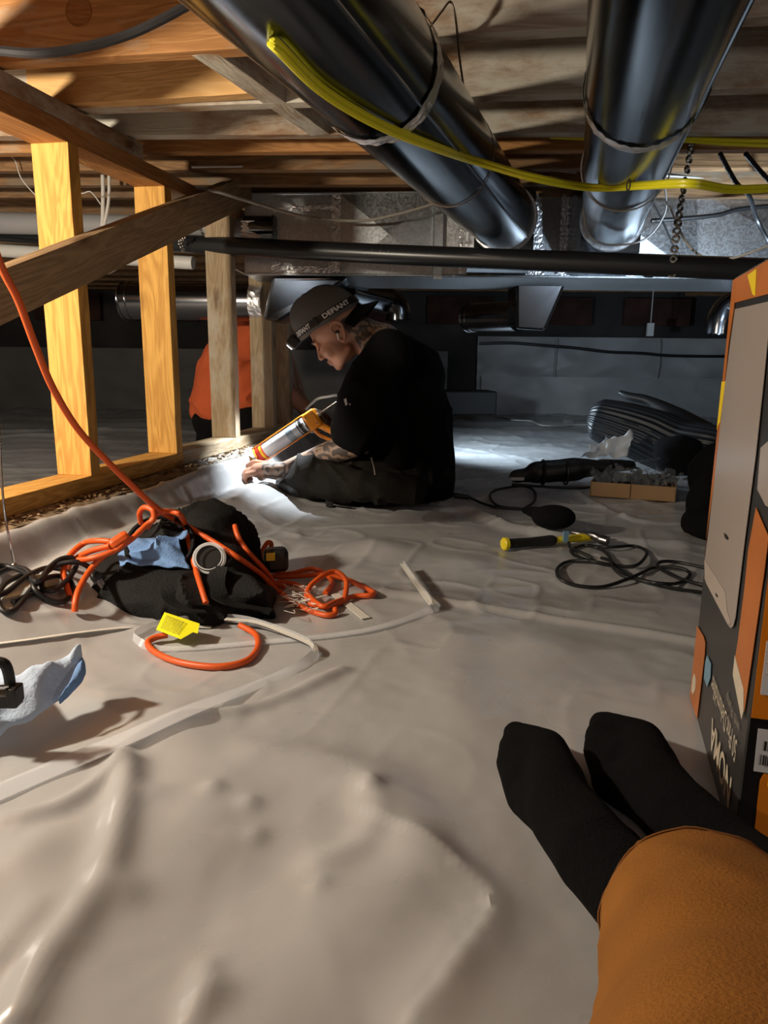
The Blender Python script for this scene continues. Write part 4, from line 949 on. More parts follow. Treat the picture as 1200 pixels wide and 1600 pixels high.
mk('housing', blob(g, .007, 6, lambda x,y,z: .0012*noise(x*40,y*40,z*40)), mat('matte_black_plastic', (.007,.007,.008), .45), sw)
for x in (848, 884): g = G(); g.ring(V(x,738,2.745), (1,0,0), .046, .004, 24, 6); mk('collar_ring', g, M_blk, sw)
g = G(); g.box((0,0,0), (.05,.012,.012), Matrix.Translation(V(808,748,2.69))); mk('shoe_plate', g, M_zinc, sw, smooth=False)
cseg([V(985,727,2.8), V(1000,740,2.72)] + [PF(930,760,.008), PF(880,762,.008), PF(800,757,.008)], .005, M_blk, par=sw)
M_scrap = M_paper
crumple('paper_scrap', [V(903,716,2.98), V(988,719,2.92), V(984,680,3.02), V(935,690,3.04)], .03, 12, M_scrap, 20, label='crumpled white paper scrap in front of the black ribbed hose', cat='paper', fr=2.5, edge=.10)
ty = empty('carton_tray', PF(990, 780), 'shallow brown cardboard tray full of clear bags on the liner', 'box')
tA = PF(921,776); tB = PF(1055,786); e = (tB-tA); e.z = 0; pe = Vector((-e.y, e.x, 0)).normalized()*.27; hz = Vector((0,0,.052)); z0_ = max(tA.z, tB.z)+.002; tA.z = tB.z = z0_
def wall(a, b, nm='tray_side', hh=hz, th=.004):
    a = Vector(a); b = Vector(b); n_ = (b-a).cross(Vector((0,0,1))).normalized()*th; g = G(); g.hexa([a, b, b-n_, a-n_], [a+hh, b+hh, b-n_+hh, a-n_+hh]); return mk(nm, g, M_card, ty, smooth=False)
wall(tA, tA+e*.475); wall(tA+e*.485, tB); wall(tB, tB+pe); wall(tB+pe, tA+pe); wall(tA+pe, tA)
g = G(); g.hexa([tA, tB, tB+pe, tA+pe], [p+Vector((0,0,.003)) for p in (tA, tB, tB+pe, tA+pe)]); mk('tray_floor', g, M_card, ty, smooth=False)
rs = random.Random(21)
for i in range(8):
    u = .12+.76*(i % 4)/3; w_ = .28+.42*(i//4); c = tA + e*u + pe*w_ + Vector((0,0,.045)); bgp = empty('clear_bag', c, 'clear bag of small black parts in the cardboard tray, ' + ['front', 'back'][i//4] + ' row, ' + ['leftmost', 'second from left', 'third from left', 'rightmost'][i % 4], 'bag', 'clear bags in the cardboard tray')
    r1 = .045; P4 = [c+Vector((-r1,-r1,0)), c+Vector((r1,-r1,0)), c+Vector((r1,r1,.012)), c+Vector((-r1,r1,.012))]
    crumple('bag_film', P4, .03, 30+i*3, M_clear, 14, .0006, fr=3, parent=bgp, edge=.2)
    g = G()
    for k in range(14):
        p = c + Vector((rs.uniform(-.03,.03), rs.uniform(-.03,.03), rs.uniform(-.025,.0)))
        g.box((0,0,0), (.004,.004,rs.uniform(.012,.025)), Matrix.Translation(p) @ Euler((rs.uniform(-.6,.6), rs.uniform(-.6,.6), 0)).to_matrix().to_4x4())
    mk('small_parts', g, M_blk, bgp, smooth=False, kind='stuff')
g = G(); g.tube([V(985,722,2.85), V(1032,716,2.85)], .0025, 6, 0); mk('metal_pin', g, M_steel, label='thin metal pin lying above the clear bags in the tray', cat='pin')
# ribbed hose
HP = [V(922,652,3.35), V(935,655,3.33), V(975,668,3.28), V(1020,684,3.22), V(1060,700,3.15), V(1110,712,3.05), V(1160,730,3.0)]
HR = [.035,.095,.115,.125,.125,.13,.12]
g = G(); P, RR = cr(HP, HR, 14, False); nR = 168; v = []
dax = Vector((.82,-.30,-.28)).normalized()
for i, p in enumerate(P):
    t = (P[min(i+1,len(P)-1)]-P[max(i-1,0)]).normalized(); u = (Vector((0,0,1))-t*t.z).normalized(); w_ = t.cross(u)
    for k in range(nR):
        an = 2*math.pi*k/nR; r_ = RR[i]*(1+.032*math.sin(an*28)); v.append(p + (u*math.cos(an)*.95 + w_*math.sin(an))*r_)
m_ = len(P); f = [(i*nR+k, i*nR+(k+1) % nR, (i+1)*nR+(k+1) % nR, (i+1)*nR+k) for i in range(m_-1) for k in range(nR)] + [tuple(range(nR-1,-1,-1)), tuple((m_-1)*nR+k for k in range(nR))]
g.add(v, f); hs = mk('ribbed_hose', g, M_hose, label='fat black ribbed hose slumped on the liner behind the cardboard tray', cat='hose')
g = G(); g.ell(V(1062,712,2.98), .10,.09,.085); g.ell(V(1040,704,3.02), .05,.06,.06); mk('hose_mouth', blob(g, .012, 5), M_cloth, hs)
g = G(); g.tube([V(968,613,3.45), V(985,620,3.42), V(1015,628,3.38), V(1060,655,3.3), V(1100,680,3.2)], [.01,.02,.025,.05,.06], 12, 6); mk('torn_edge', g, M_hose, hs)
def lump(name, prims, mt, label, cat, vox=.008, amp=.005):
    g = G()
    for c, rx, ry, rz in prims: g.ell(c, rx, ry, rz)
    return mk(name, blob(g, vox, 5, lambda x,y,z: amp*(1-np.abs(noise(x*14, y*14, z*14)))**3), mt, label=label, cat=cat)
p = PF(1098, 845); lump('boot', [(p+Vector((.02,.05,.035)), .055,.09,.04), (p+Vector((.05,.12,.08)), .05,.05,.09)], M_cloth, 'black boot-like lump in the dark left of the carton', 'boot')
p = PF(1125, 800); lump('dark_bag', [(p+Vector((.06,.1,.10)), .13,.11,.12), (p+Vector((.0,.06,.05)), .07,.08,.06)], M_cloth, 'black bag in the dark behind the carton edge', 'bag')
crumple('blue_rag', [PF(770,640,.01), PF(808,642,.01), PF(806,622,.03)+Vector((0,0,.03)), PF(772,622,.03)+Vector((0,0,.02))], .06, 17, M_blue, 16, label='small blue rag on the far liner right of the seated man', cat='rag', fr=2.5)
g = G(); g.tube([PF(x,y,.012) for x,y in [(640,642),(700,640),(740,641),(775,650),(800,656),(830,658),(850,665),(900,664),(960,662)]], .006, 6, 6); mk('floor_cable', g, M_wire, label='thin white cord lying across the brightly lit liner behind the man', cat='cord')
g = G(); g.box((0,0,0), (.42,.3,.16), Matrix.Translation(V(722,628,5.2)) @ Matrix.Rotation(.1,4,'Z')); mk('dark_crate', g, mat('dark_plastic', (.02,.02,.022), .6), label='dark low crate in the gloom left of the blue rag', cat='box', bev=.01)
# ================= seated man =================
YM = 2.50
O = V(529, 519, YM); HF = Vector((-.79, 0, -.613)).normalized(); HU = Vector((-.613, 0, .79)).normalized(); HS = Vector((0, -1, 0))
yaw = R(-4); HM = Matrix((HF, HS, HU)).transposed()      # head frame: x forward, y towards the camera side, z up
HM = HM @ Matrix.Rotation(yaw, 3, 'Z')
def HP_(f, s, u): return O + HM @ Vector((f, s, u))
gb = G()
# head
gb.ell(HP_(-.008, 0, .030), .093, .073, .082, HM, 20, 14)
gb.ell(HP_(.035, 0, -.022), .052, .056, .062, HM)
gb.ell(HP_(.022, 0, -.062), .055, .050, .034, HM)
gb.ell(HP_(.062, 0, -.086), .020, .024, .017, HM)
gb.capsule(HP_(.082, 0, .008), HP_(.098, 0, -.030), .0065, .0100, n=10)
for s in (-1, 1):
    gb.ell(HP_(.093, s*.010, -.034), .009, .007, .007, HM, 10, 8)
    gb.ell(HP_(.055, s*.036, -.030), .024, .020, .022, HM, 12, 8)
    gb.ell(HP_(.073, s*.030, .004), .012, .014, .009, HM, 12, 8)
gb.ell(HP_(.078, 0, .020), .014, .046, .010, HM)
gb.ell(HP_(.082, 0, -.056), .011, .021, .0062, HM, 12, 8); gb.ell(HP_(.079, 0, -.067), .011, .019, .0064, HM, 12, 8)
gb.capsule(HP_(.0, .046, -.062), HP_(.05, .034, -.085), .012, .010)
gb.capsule(HP_(-.03, 0, -.01), V(590, 535, 2.52), .058, .064, n=18)
# torso under the shirt
gb.capsule(V(596,540,2.52), V(640,600,2.53), .075, .105, 1.45, n=18); gb.capsule(V(640,600,2.53), V(652,735,2.55), .10, .095, 1.35, n=18)
# near arm
sh = V(600,560,2.35); el = V(562,692,2.30); wr = V(445,733,2.36)
gb.capsule(sh, el, .052, .040); gb.capsule(el, el.lerp(wr, .35), .041, .041); gb.capsule(el.lerp(wr,.35), wr, .041, .0245, n=16)
# near hand: palm, four fingers curled down, thumb
kn = V(402,735,2.38); gb.capsule(wr, wr.lerp(kn,.5), .024, .026, 1.25); gb.capsule(wr.lerp(kn,.5), kn, .027, .024, 1.35)
for i, (dy, dz, L) in enumerate([(-.030,-.006,.85), (-.010,.002,1.0), (.011,.004,.96), (.030,0,.8)]):
    k0 = kn + Vector((-.004, dy, dz)); k1 = k0 + Vector((-.030*L, -.002, -.004)); k2 = k1 + Vector((-.012*L, 0, -.021*L)); k3 = k2 + Vector((.012, 0, -.012))
    gb.capsule(k0, k1, .0105, .0095, n=10); gb.capsule(k1, k2, .0095, .0085, n=10); gb.capsule(k2, k3, .0085, .0075, n=10)
t0 = wr.lerp(kn,.45) + Vector((0,.028,.008)); gb.capsule(t0, V(398,722,2.43), .013, .0105, n=10); gb.capsule(V(398,722,2.43), V(386,728,2.44), .0105,.009, n=10)
# far arm and hand on the trigger
el2 = V(545,672,2.72); wr2 = V(512,664,2.56)
gb.capsule(V(600,560,2.70), el2, .05, .04); gb.capsule(el2, wr2, .038, .026)
hb = V(503,655,2.50); gb.capsule(wr2, hb, .025, .026, 1.2)
for i in range(4):
    z = .022 - i*.0165; p0 = hb + Vector((-.008-.004*i, .012, z)); p1 = p0 + Vector((-.022, -.020, -.004)); p2 = p1 + Vector((.006,-.022,-.004)); p3 = p2+Vector((.020,-.006,-.002))
    gb.capsule(p0, p1, .0095, .009, n=10); gb.capsule(p1, p2, .009, .008, n=10); gb.capsule(p2, p3, .008, .007, n=10)
gb.capsule(hb+Vector((.0,-.015,.018)), hb+Vector((-.024,-.022,.030)), .011, .009, n=10); gb.capsule(hb+Vector((-.024,-.022,.030)), hb+Vector((-.040,-.018,.022)), .009,.008, n=10)
# hips and legs inside the trousers
gb.capsule(V(650,735,2.45), V(490,742,2.35), .07, .05); gb.capsule(V(490,748,2.36), V(620,768,2.30), .045, .035)
body = blob(gb, .0042, 4)
M_tat = mat('tattooed_skin', (.40,.26,.18), .5, 0, .15, 120, 0, 1, sss=.03)
nt = M_tat.node_tree; b = nt.nodes['Principled BSDF']; tc = nt.nodes.new('ShaderNodeTexCoord')
wv = nt.nodes.new('ShaderNodeTexWave'); wv.wave_type = 'RINGS'; wv.inputs['Scale'].default_value = 9; wv.inputs['Distortion'].default_value = 14; wv.inputs['Detail'].default_value = 2; wv.inputs['Detail Scale'].default_value = 2.2
nt.links.new(tc.outputs['Object'], wv.inputs['Vector']); rp = nt.nodes.new('ShaderNodeValToRGB'); rp.color_ramp.elements[0].position = .25; rp.color_ramp.elements[1].position = .75
rp.color_ramp.elements[0].color = (.10,.08,.07,1); rp.color_ramp.elements[1].color = (.40,.27,.20,1); nt.links.new(wv.outputs[0], rp.inputs[0]); nt.links.new(rp.outputs[0], b.inputs['Base Color'])
man = mk('person', body, [M_skin, M_tat, mat('cropped_hair', (.10,.065,.05), .85, 0, .6, 500)], label='man in a backwards charcoal cap and black T-shirt sitting cross-legged, aiming a caulking gun', cat='person')
for p in man.data.polygons:
    c = p.center; l = HM.transposed() @ (c - O)
    if c.z < O.z - .12 and c.y < 2.49 and (c-el).length < .33 and c.x < el.x+.03: p.material_index = 1
    elif c.x > O.x - .03 and l.x < -.03 and l.z < .02 and c.z > O.z-.12: p.material_index = 1 if l.z < -.02 else 2
# ear, eye, brow, earbud
g = G(); 
E = lambda f, u, s=.070: HP_(-.008+f, s, -.004+u)
g.tube([E(.014,-.016,.066), E(.006,-.031,.070), E(-.006,-.026,.074), E(-.017,-.006,.078), E(-.021,.016,.080), E(-.010,.031,.079), E(.008,.030,.074), E(.017,.016,.070), E(.012,.004,.068)], [.004,.0058,.005,.0045,.0048,.0048,.0046,.0042,.0035], 10, 6)
g.tube([E(.004,.018,.070), E(-.010,.010,.073), E(-.010,-.006,.072), E(-.002,-.018,.070)], .0035, 8, 5)
g.ell(E(-.003,.0,.064), .016, .006, .026, HM); mk('ear', blob(g, .0022, 3), M_skin, man)
g = G(); g.ell(E(.004,.002,.073), .0065,.006,.0065, HM); eb = mk('earbud', g, M_blk, man); g = G(); g.capsule(E(.006,-.002,.076), E(.014,-.018,.076), .0028, .0026, n=8); mk('earbud_stem', g, M_white, eb)
for s in (1, -1):
    g = G(); g.ell(HP_(.0775, s*.0300, -.001), .0085,.012,.0065, HM); mk('eyelid', g, M_skin, man)
    g = G(); g.tube([HP_(.083, s*.020, -.007), HP_(.0845, s*.030, -.0085), HP_(.080, s*.041, -.006)], .0013, 6, 5); mk('eyelash', g, M_blk, man)
    g = G(); g.tube([HP_(.090, s*.014, .018), HP_(.089, s*.028, .023), HP_(.079, s*.044, .020)], [.0025,.0032,.0015], 8, 5); mk('eyebrow', g, M_blk, man)
g = G(); g.tube([HP_(.089, .018, -.0615), HP_(.0925, 0, -.061), HP_(.089, -.018, -.0615)], .0012, 6, 5); mk('mouth_line', g, mat('lip_shadow', (.12,.04,.03), .6), man)
# cap
def capshell(th0=.0, r=(.112,.086,.118), c=(.002,0,.040)):
    v = []; f = []; nu = 48; nv = 16
    for j in range(nv+1):
        a = math.pi/2*(1-j/nv)
        for i in range(nu):
            ph = 2*math.pi*i/nu; fx_ = math.cos(ph); sy = math.sin(ph)
            cr2 = 1 + .018*(abs(math.sin(ph*3)) - .5)*math.cos(a)*(1 if j < nv else 0)
            q = HP_(c[0]+r[0]*math.sin(math.pi/2-a)*fx_*cr2 if False else c[0]+r[0]*(math.cos(a)**.85)*fx_*cr2 + (.012 if fx_ > 0 else 0)*math.sin(a)*fx_, r[1]*(math.cos(a)**.85)*sy*cr2, c[2]+r[2]*(math.sin(a)**.9) + .004*noise(fx_*3, sy*3, a*3) - .012*math.cos(a)*(-fx_))
            v.append(q)
    for j in range(nv):
        for i in range(nu): f.append((j*nu+i, j*nu+(i+1) % nu, (j+1)*nu+(i+1) % nu, (j+1)*nu+i))
    g = G(); g.add(v, f); return g
cp = mk('cap', capshell(), M_cap, man); s = cp.modifiers.new('solid', 'SOLIDIFY'); s.thickness = .003
g = G(); g.ell(HP_(.004,0,.159), .007,.007,.004, HM); mk('cap_button', g, M_blk, cp)
# brim at the back
v = []; f = []; n1 = 14; n2 = 16
for j in range(n1+1):
    for i in range(n2+1):
        a = -1.15+2.3*i/n2; k = j/n1; rr = .098 + .068*k*math.cos(a*.75)
        v.append(HP_(-math.cos(a)*rr*1.0, math.sin(a)*.078*(1+.10*k), .030 - .030*k - .022*(a/1.15)**2))
f = [(j*(n2+1)+i, j*(n2+1)+i+1, (j+1)*(n2+1)+i+1, (j+1)*(n2+1)+i) for j in range(n1) for i in range(n2)]
g = G(); g.add(v, f); br_ = mk('cap_brim', g, M_cloth, cp); s = br_.modifiers.new('solid', 'SOLIDIFY'); s.thickness = .004
# headlamp: strap round the cap with lettering, lamp at the brow
hl = empty('headlamp', HP_(.10, 0, .06), 'black headlamp on a lettered strap around the charcoal cap of the seated man', 'headlamp')
def ST(ph, dz=0, out=0):   # strap line around the cap, ph 0 front, +90deg camera side
    fx_, sy = math.cos(ph), math.sin(ph); u = .062 + .012*fx_ + dz
    a = math.asin(min(.98, max(0, (u-.040+.0)/.118))); rad = math.cos(a)**.85 + (out+.0035)/.1
    return HP_(.002+.112*rad*fx_ + .006*max(fx_,0), .086*rad*sy, u)
n = 72; v = []; hw = .0115
for i in range(n):
    ph = 2*math.pi*i/n
    v += [ST(ph,-hw,0), ST(ph,-hw,.002), ST(ph,hw,.002), ST(ph,hw,0)]
f = [(i*4+q, ((i+1) % n)*4+q, ((i+1) % n)*4+(q+1) % 4, i*4+(q+1) % 4) for i in range(n) for q in range(4)]
g = G(); g.add(v, f); sp_ = mk('head_strap', g, M_blk, hl)
M_let = mat('white_woven_lettering', (.8,.8,.8), .7)
def straptext(txt, ph0, ph1):
    g0 = G(); g0.text(txt, Matrix.Identity(4), 1, 0, bold=.03); a = np.array(g0.v); mn = a.min(0); mx = a.max(0); V_ = []
    for (x, y, z) in g0.v:
        t = (x-mn[0])/(mx[0]-mn[0]); q = (y-mn[1])/(mx[1]-mn[1]); V_.append(ST(ph0+(ph1-ph0)*t, -.0078+.0156*q, .0030))
    g = G(); g.add(V_, g0.f); mk('strap_lettering', g, M_let, hl, smooth=False)
straptext('DEFIANT', R(28), R(66)); straptext('DEFIANT', R(90), R(141))
a_ = ST(R(78), 0, .003); g = G(); g.box((0,0,0), (.010,.006,.028), Matrix.Translation(a_) @ HM.to_4x4()); mk('strap_slider', g, M_blk, hl, bev=.001)
lc = HP_(.136, .0, .066); LMt = Matrix.Translation(lc) @ HM.to_4x4() @ Matrix.Rotation(R(12), 4, 'Y')
g = G(); g.box((0,0,0), (.030,.058,.036), LMt); g.box((-.014,0,0), (.012,.05,.030), LMt); mk('lamp_body', g, M_blk, hl, bev=.004)
g = G(); g.box((.018,0,-.002), (.007,.050,.028), LMt); mk('lamp_rim', g, M_white, hl, bev=.003)
g = G(); g.box((.0222,0,-.002), (.002,.042,.020), LMt); mk('lamp_lens', g, mat('lit_lens', (1,1,1), .3, emit=(.85,.93,1), es=9), hl)
lp_ = LMt @ Vector((.034,0,-.002)); lamp('headlamp_beam', 'SPOT', lp_, 34, (.86,.94,1), V(425,722,2.46), .012, 74, .55)
# T-shirt
gs = G()
gs.capsule(V(603,548,2.52), V(640,590,2.53), .080, .122, 1.45, n=20); gs.capsule(V(630,590,2.53), V(650,660,2.54), .125, .128, 1.35, n=20); gs.capsule(V(650,660,2.54), V(657,748,2.55), .128, .120, 1.38, n=20)
gs.capsule(V(588,533,2.52), V(604,556,2.52), .064, .09, 1.2)
for Ya in (2.335, 2.71):
    gs.capsule(V(606,556,Ya), V(578,610,Ya-.01), .078, .088, n=16); gs.capsule(V(578,610,Ya-.01), V(556,672,Ya-.02), .088, .082, n=16)
gs.capsule(V(598,612,2.45), V(612,700,2.48), .10, .11, 1.4)
def shw(x, y, z):
    return .007*(1-np.abs(noise(x*7+z*5, y*7, z*5-x*5)))**4 + .003*noise(x*18, y*18, z*14) - .002
shm = blob(gs, .0065, 7, shw); mk('t_shirt', shm, M_cloth, man)
g = G(); c0 = V(582,527,2.52); g.ring(c0, V(588,533,2.52)-V(572,512,2.52), .064, .005, 30, 8); mk('collar', g, M_cloth, man)
g = G(); g.prism([V(537,624,2.235), V(541,622,2.235), V(543,632,2.235), V(540,634,2.235)], (0,-.001,0)); g.prism([V(545,630,2.235), V(548,631,2.235), V(547,634,2.235)], (0,-.001,0)); mk('sealant_smear', g, M_white, man, smooth=False)
# trousers
gt = G()
gt.capsule(V(652,738,2.50), V(560,738,2.40), .105, .095, 1.1, n=18); gt.capsule(V(560,738,2.40), V(487,745,2.34), .093, .078, n=18)
gt.capsule(V(487,747,2.34), V(560,760,2.24), .070, .055, n=16); gt.capsule(V(560,760,2.24), V(640,766,2.26), .055, .045, n=16)
gt.capsule(V(650,735,2.62), V(520,740,2.76), .10, .07); gt.capsule(V(520,745,2.74), V(470,760,2.48), .06, .05)
gt.ell(V(655,742,2.54), .12, .16, .10)
def trw(x, y, z): return .014*(1-np.abs(noise(x*16, y*6, z*7+x*4)))**4 + .010*(1-np.abs(noise(x*9+z*14, y*8, z*5)))**5 + .003*noise(x*30, y*14, z*22) - .006
tr_ = mk('trousers', blob(gt, .006, 5, trw), M_wpant, man)
g = G(); g.tube([V(580,715,2.255), V(585,735,2.23), V(586,755,2.215), V(583,776,2.21)], .0022, 6, 5); mk('outer_seam', g, M_zinc, tr_)
g = G(); g.capsule(V(462,764,2.32), V(446,760,2.36), .028, .026); g.capsule(V(446,760,2.36), V(438,755,2.40), .024, .018); mk('shoe', blob(g, .005, 4), mat('grey_black_shoe', (.03,.03,.033), .4), man)
g = G(); p = V(515,786,2.26); g.box((0,0,0), (.022,.02,.026), Matrix.Translation(p+Vector((0,0,.002)))); g.tube([p, p+Vector((.03,-.01,-.006)), p+Vector((.07,-.01,-.010))], .004, 6, 5); mk('knee_strap', g, M_blk, man, bev=.003)
# ================= caulking gun =================
ga = V(489,656,2.46); gt0 = V(404,713,2.50); gd = (gt0-ga).normalized(); gun = empty('caulking_gun', gt0, 'orange caulking gun with a white cartridge held by the seated man', 'caulking gun')
gu = (Vector((0,0,1)) - gd*gd.z).normalized(); gw = gd.cross(gu)
GM = Matrix(((gd.x, gw.x, gu.x, ga.x), (gd.y, gw.y, gu.y, ga.y), (gd.z, gw.z, gu.z, ga.z), (0,0,0,1))); Lg = (gt0-ga).length
g = G(); g.box((.000,0,.0), (.046,.034,.064), GM); mk('gun_body', g, M_gun, gun, bev=.006)
g = G(); g.cyl(GM @ Vector((.026,0,.002)), GM @ Vector((Lg-.035,0,.002)), .0255, n=28); mk('cartridge', g, M_tube, gun)
g = G(); g.cyl(GM @ Vector((Lg-.035,0,.002)), GM @ Vector((Lg-.004,0,.002)), .0262, n=28); ct = mk('cartridge_label', g, M_red, gun)
g = G(); g.cyl(GM @ Vector((Lg-.030,0,.002)), GM @ Vector((Lg-.022,0,.002)), .0266, n=28); mk('label_band', g, M_cyel, ct)
for k, (a_, b_) in enumerate([(.034,.046),(.05,.054),(.075,.10)]):
    g = G(); g.cyl(GM @ Vector((a_,0,.002)), GM @ Vector((b_,0,.002)), .0259, n=28); mk('printed_band', g, [M_ink, M_ink, mat('grey_print', (.30,.38,.46), .4)][k], gun)
for s in (-1, 1): 
    g = G(); g.box((Lg/2+.01,-.004,.002+s*.0295), (Lg-.01,.014,.0035), GM); mk('frame_rail', g, M_gun, gun, bev=.001)
g = G(); g.ring(GM @ Vector((Lg-.002,0,.002)), gd, .027, .003, 28, 8); g.cyl(GM @ Vector((Lg-.004,0,.002)), GM @ Vector((Lg,0,.002)), .026, n=28); mk('front_ring', g, M_gun, gun)
g = G(); g.cyl(GM @ Vector((Lg,0,.002)), GM @ Vector((Lg+.045,0,.002)), .006, .003, 12); mk('nozzle', g, M_white, gun)
g = G(); g.cyl(GM @ Vector((-.02,0,.006)), GM @ Vector((-.17,0,.006)), .004, n=10); g.tube([GM @ Vector((-.17,0,.006)), GM @ Vector((-.176,0,.0)), GM @ Vector((-.178,0,-.03))], .004, 8, 4); mk('push_rod', g, M_steel, gun)
g = G(); g.tube([GM @ Vector((-.01,0,-.026)), GM @ Vector((-.03,0,-.06)), GM @ Vector((-.045,0,-.10))], [.012,.010,.009], 10, 5); mk('handle', g, M_gun, gun)
g = G(); g.tube([GM @ Vector((.014,0,-.030)), GM @ Vector((.008,0,-.055)), GM @ Vector((-.016,0,-.09))], .006, 8, 5); mk('trigger', g, M_gun, gun)
for q in ((.012,.016), (-.012,.016), (-.012,-.018)):
    g = G(); g.cyl(GM @ Vector((q[0],-.0175,q[1])), GM @ Vector((q[0],-.0195,q[1])), .0028, n=10); mk('rivet', g, M_steel, gun)
g = G(); g.tube([V(478,640,2.8), V(495,624,2.8), V(512,620,2.78), V(530,618,2.75), V(545,630,2.72)], .005, 8, 6); mk('earphone_cord', g, M_wire, label='thin grey cord hanging in front of the seated man\'s chest', cat='cord')

# ================= helper in orange =================
YP = 3.22
g = G(); g.capsule(V(420,520,YP), V(452,495,YP), .05, .05); g.ell(V(458,500,YP), .085, .075, .10); g.ell(V(458,514,YP), .07,.055,.06)
g.capsule(V(352,622,YP), V(402,550,YP), .09, .08, 1.2); g.capsule(V(402,550,YP), V(425,528,YP), .06, .05); g.capsule(V(440,552,YP-.02), V(452,610,YP-.04), .036, .036); g.capsule(V(446,610,YP-.06), V(492,650,YP-.10), .042, .028)
g.capsule(V(440,545,YP+.10), V(475,640,YP+.1), .04, .03)
hb2 = V(500,657,YP-.10); g.capsule(V(492,650,YP-.10), hb2, .028, .024, 1.3)
for i in range(4): q = hb2 + Vector((.01, -.028+.018*i, 0)); g.capsule(q, q+Vector((.035,0,-.012)), .0095, .009, n=8); g.capsule(q+Vector((.035,0,-.012)), q+Vector((.05,0,-.03)), .009, .008, n=8)
g.capsule(hb2+Vector((-.01,-.03,0)), hb2+Vector((.02,-.045,-.012)), .011,.009, n=8)
g.capsule(V(350,645,YP-.05), V(372,690,YP-.12), .06, .05); g.capsule(V(372,690,YP-.12), V(330,700,YP+.1), .06, .05)
p2 = mk('person', blob(g, .0075, 4), M_skin, label='helper in an orange T-shirt crouching behind the studs', cat='person')
g = G(); g.capsule(V(350,625,YP), V(372,565,YP), .135, .125, 1.25, n=20); g.capsule(V(372,565,YP), V(402,528,YP), .125, .09, 1.5, n=20); g.capsule(V(372,575,YP-.05), V(380,640,YP-.05), .12, .11); g.capsule(V(405,540,YP-.06), V(415,600,YP-.06), .07, .075); g.capsule(V(408,575,YP-.03), V(405,640,YP-.03), .085, .08)
g.capsule(V(318,640,YP), V(390,648,YP), .055, .075, 1.9); g.capsule(V(318,640,YP), V(350,560,YP), .05, .09, 1.5)
def osw(x, y, z): return .014*(1-np.abs(noise(x*6+z*7, y*4, z*8-x*5)))**5 + .003*noise(x*20, y*20, z*20)
mk('orange_t_shirt', blob(g, .0085, 6, osw), M_oshirt, p2)
g = G(); g.capsule(V(345,655,YP), V(395,668,YP-.1), .12, .10, 1.3); g.capsule(V(340,672,YP-.05), V(325,705,YP-.1), .09, .06); g.capsule(V(395,668,YP-.15), V(380,700,YP-.2), .09, .06)
mk('trousers', blob(g, .009, 5, lambda x,y,z: .006*noise(x*12,y*12,z*12)), M_cloth, p2)
g = G(); g.ell(V(456,490,YP+.01), .092, .082, .075); mk('hair', blob(g, .006, 3, lambda x,y,z: .002*noise(x*80,y*80,z*80)), M_blk, p2)

# ================= photographer's legs =================
def foot(toe, ball, mid, ank, shin, shin2, w=1, sgn=1):
    g = G(); toe, ball, mid, ank, shin, shin2 = [Vector(q) for q in (toe, ball, mid, ank, shin, shin2)]
    return toe, ball, mid, ank, shin, shin2
def pz(px, py, z): return PZ(px, py, z)
gl = G(); gk = G()
def leg(P):
    g = G()
    (bt, lt), ball, arch, heel, ank, sh1, sh2 = P
    g.capsule(bt, ball[0], .017, .026); g.capsule(lt, ball[1], .014, .022); g.capsule(bt, lt, .016, .014); g.capsule(bt.lerp(lt,.5), (ball[0]+ball[1])/2, .017,.027)
    g.capsule(ball[0], ball[1], .025, .021); g.capsule(ball[0], arch, .026, .036); g.capsule(ball[1], arch, .022, .034)
    g.capsule(arch, ank, .036, .036); g.capsule(arch, heel, .032, .032); g.capsule(heel, ank, .032, .036); g.capsule(ank, sh1, .035, .036); g.capsule(sh1, sh2, .036, .044)
    return g
LEGL = ((pz(806,1147,.022), pz(793,1192,.017)), (pz(853,1172,.034), pz(822,1245,.022)), pz(880,1270,.052), pz(960,1345,.036), pz(934,1338,.075), pz(1005,1412,.082), pz(1085,1500,.088))
LEGR = ((pz(940,1131,.024), pz(928,1172,.018)), (pz(1003,1158,.034), pz(955,1222,.022)), pz(1028,1240,.054), pz(1078,1300,.034), pz(1075,1290,.072), pz(1155,1362,.082), pz(1290,1475,.11))
g1 = leg(LEGL); g2 = leg(LEGR)
# skin body: lower legs up out of frame joined at the hips behind the camera
hip = Vector((.26, -.42, .13)); kneeL = Vector((.135, .06, .180)); kneeR = Vector((.42, .06, .20)); hipR = Vector((.36, -.42, .13))
gb2 = G(); 
for L_, kn_ in ((LEGL, kneeL), (LEGR, kneeR)):
    gb2.capsule(L_[4], L_[5], .028, .030); gb2.capsule(L_[5], kn_, .030, .045); gb2.capsule(kn_, hip if L_ is LEGL else hipR, .055, .075); gb2.capsule(L_[4], L_[2], .03, .025); gb2.capsule(L_[2], (L_[1][0]+L_[1][1])/2, .025, .018)
ph = mk('person', blob(gb2, .008, 4), M_skin, label='photographer\'s outstretched legs in brown-orange trousers and black socks', cat='person')
skw = lambda x,y,z: .0012*noise(x*30,y*30,z*30)
mk('sock', blob(g1, .0045, 12, skw), M_sock, ph); mk('sock', blob(g2, .0045, 12, skw), M_sock, ph)
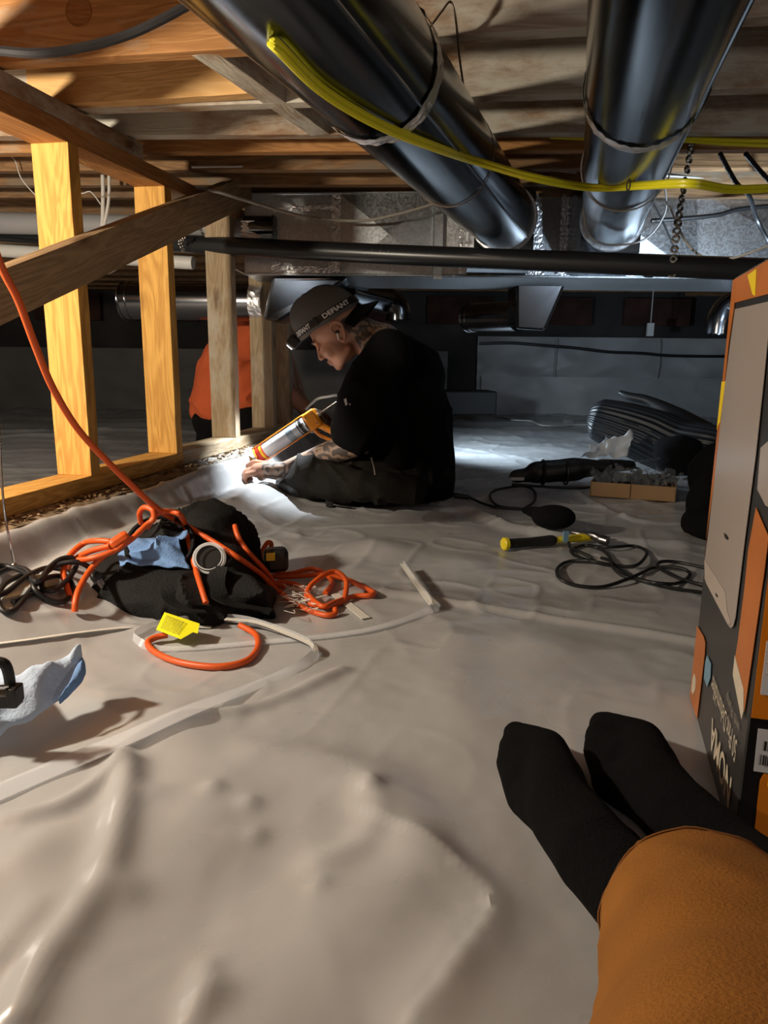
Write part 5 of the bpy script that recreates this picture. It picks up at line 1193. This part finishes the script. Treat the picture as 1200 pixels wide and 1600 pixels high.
# trouser leg: open cuff tube
def trouser(c, k, h, r0, r1, r2, sd, kx=1.0):
    P, RR = cr([c, c.lerp(k,.45)+Vector((0,0,.02)), k, h], [r0, r1, r2, r2*1.15], 14, False); n = 64; v = []; L = len(P)
    for i, p in enumerate(P):
        t = (P[min(i+1,L-1)]-P[max(i-1,0)]).normalized(); u = (Vector((0,0,1))-t*t.z).normalized(); w_ = t.cross(u)
        for q in range(n):
            an = 2*math.pi*q/n; r_ = RR[i]*(1 + .05*math.sin(an*2+sd) + .06*float(noise(math.cos(an)*1.6+sd, math.sin(an)*1.6, i*.16)) + .05*float((1-abs(noise(math.cos(an)*2.2, math.sin(an)*2.2+i*.12, sd+i*.09)))**5))
            v.append(p + u*math.cos(an)*r_ + w_*math.sin(an)*r_*kx)
    f = [(i*n+q, i*n+(q+1) % n, (i+1)*n+(q+1) % n, (i+1)*n+q) for i in range(L-1) for q in range(n)]
    g = G(); g.add(v, f); return g, P, RR
cuff = pz(1092,1436,.096)
g, P, RR = trouser(cuff, kneeL, hip, .057, .078, .115, 1.3, 1.12)
tl_ = mk('trouser_leg', g, M_pant, ph, angle=80); s = tl_.modifiers.new('solid', 'SOLIDIFY'); s.thickness = .0025; s.offset = -1
g = G(); n_ = 64; L_ = len(P)
def onleg(i, an, o=.001):
    t = (P[min(i+1,L_-1)]-P[max(i-1,0)]).normalized(); u = (Vector((0,0,1))-t*t.z).normalized(); w_ = t.cross(u)
    v_ = WM[tl_.name].translation + tl_.data.vertices[i*n_ + int(an/(2*math.pi)*n_) % n_].co; return v_ + (u*math.cos(an)+w_*math.sin(an))*o
g.tube([onleg(2, 2*math.pi*k/48) for k in range(48)], .0009, 5, 0, True); mk('hem_stitch', g, mat('brown_thread', (.20,.075,.012), .9), tl_)
for a_ in (-.95, -1.12):
    g = G(); g.tube([onleg(i, (a_+2*math.pi)) for i in range(0, L_-16, 2)], .0012, 5, 2); mk('side_seam', g, bpy.data.materials['brown_thread'], tl_)
g, P2, RR2 = trouser(pz(1330,1500,.11), kneeR, hipR, .07, .09, .11, 4.3)
tr2 = mk('trouser_leg', g, M_pant, ph, angle=80); s = tr2.modifiers.new('solid', 'SOLIDIFY'); s.thickness = .0025; s.offset = -1
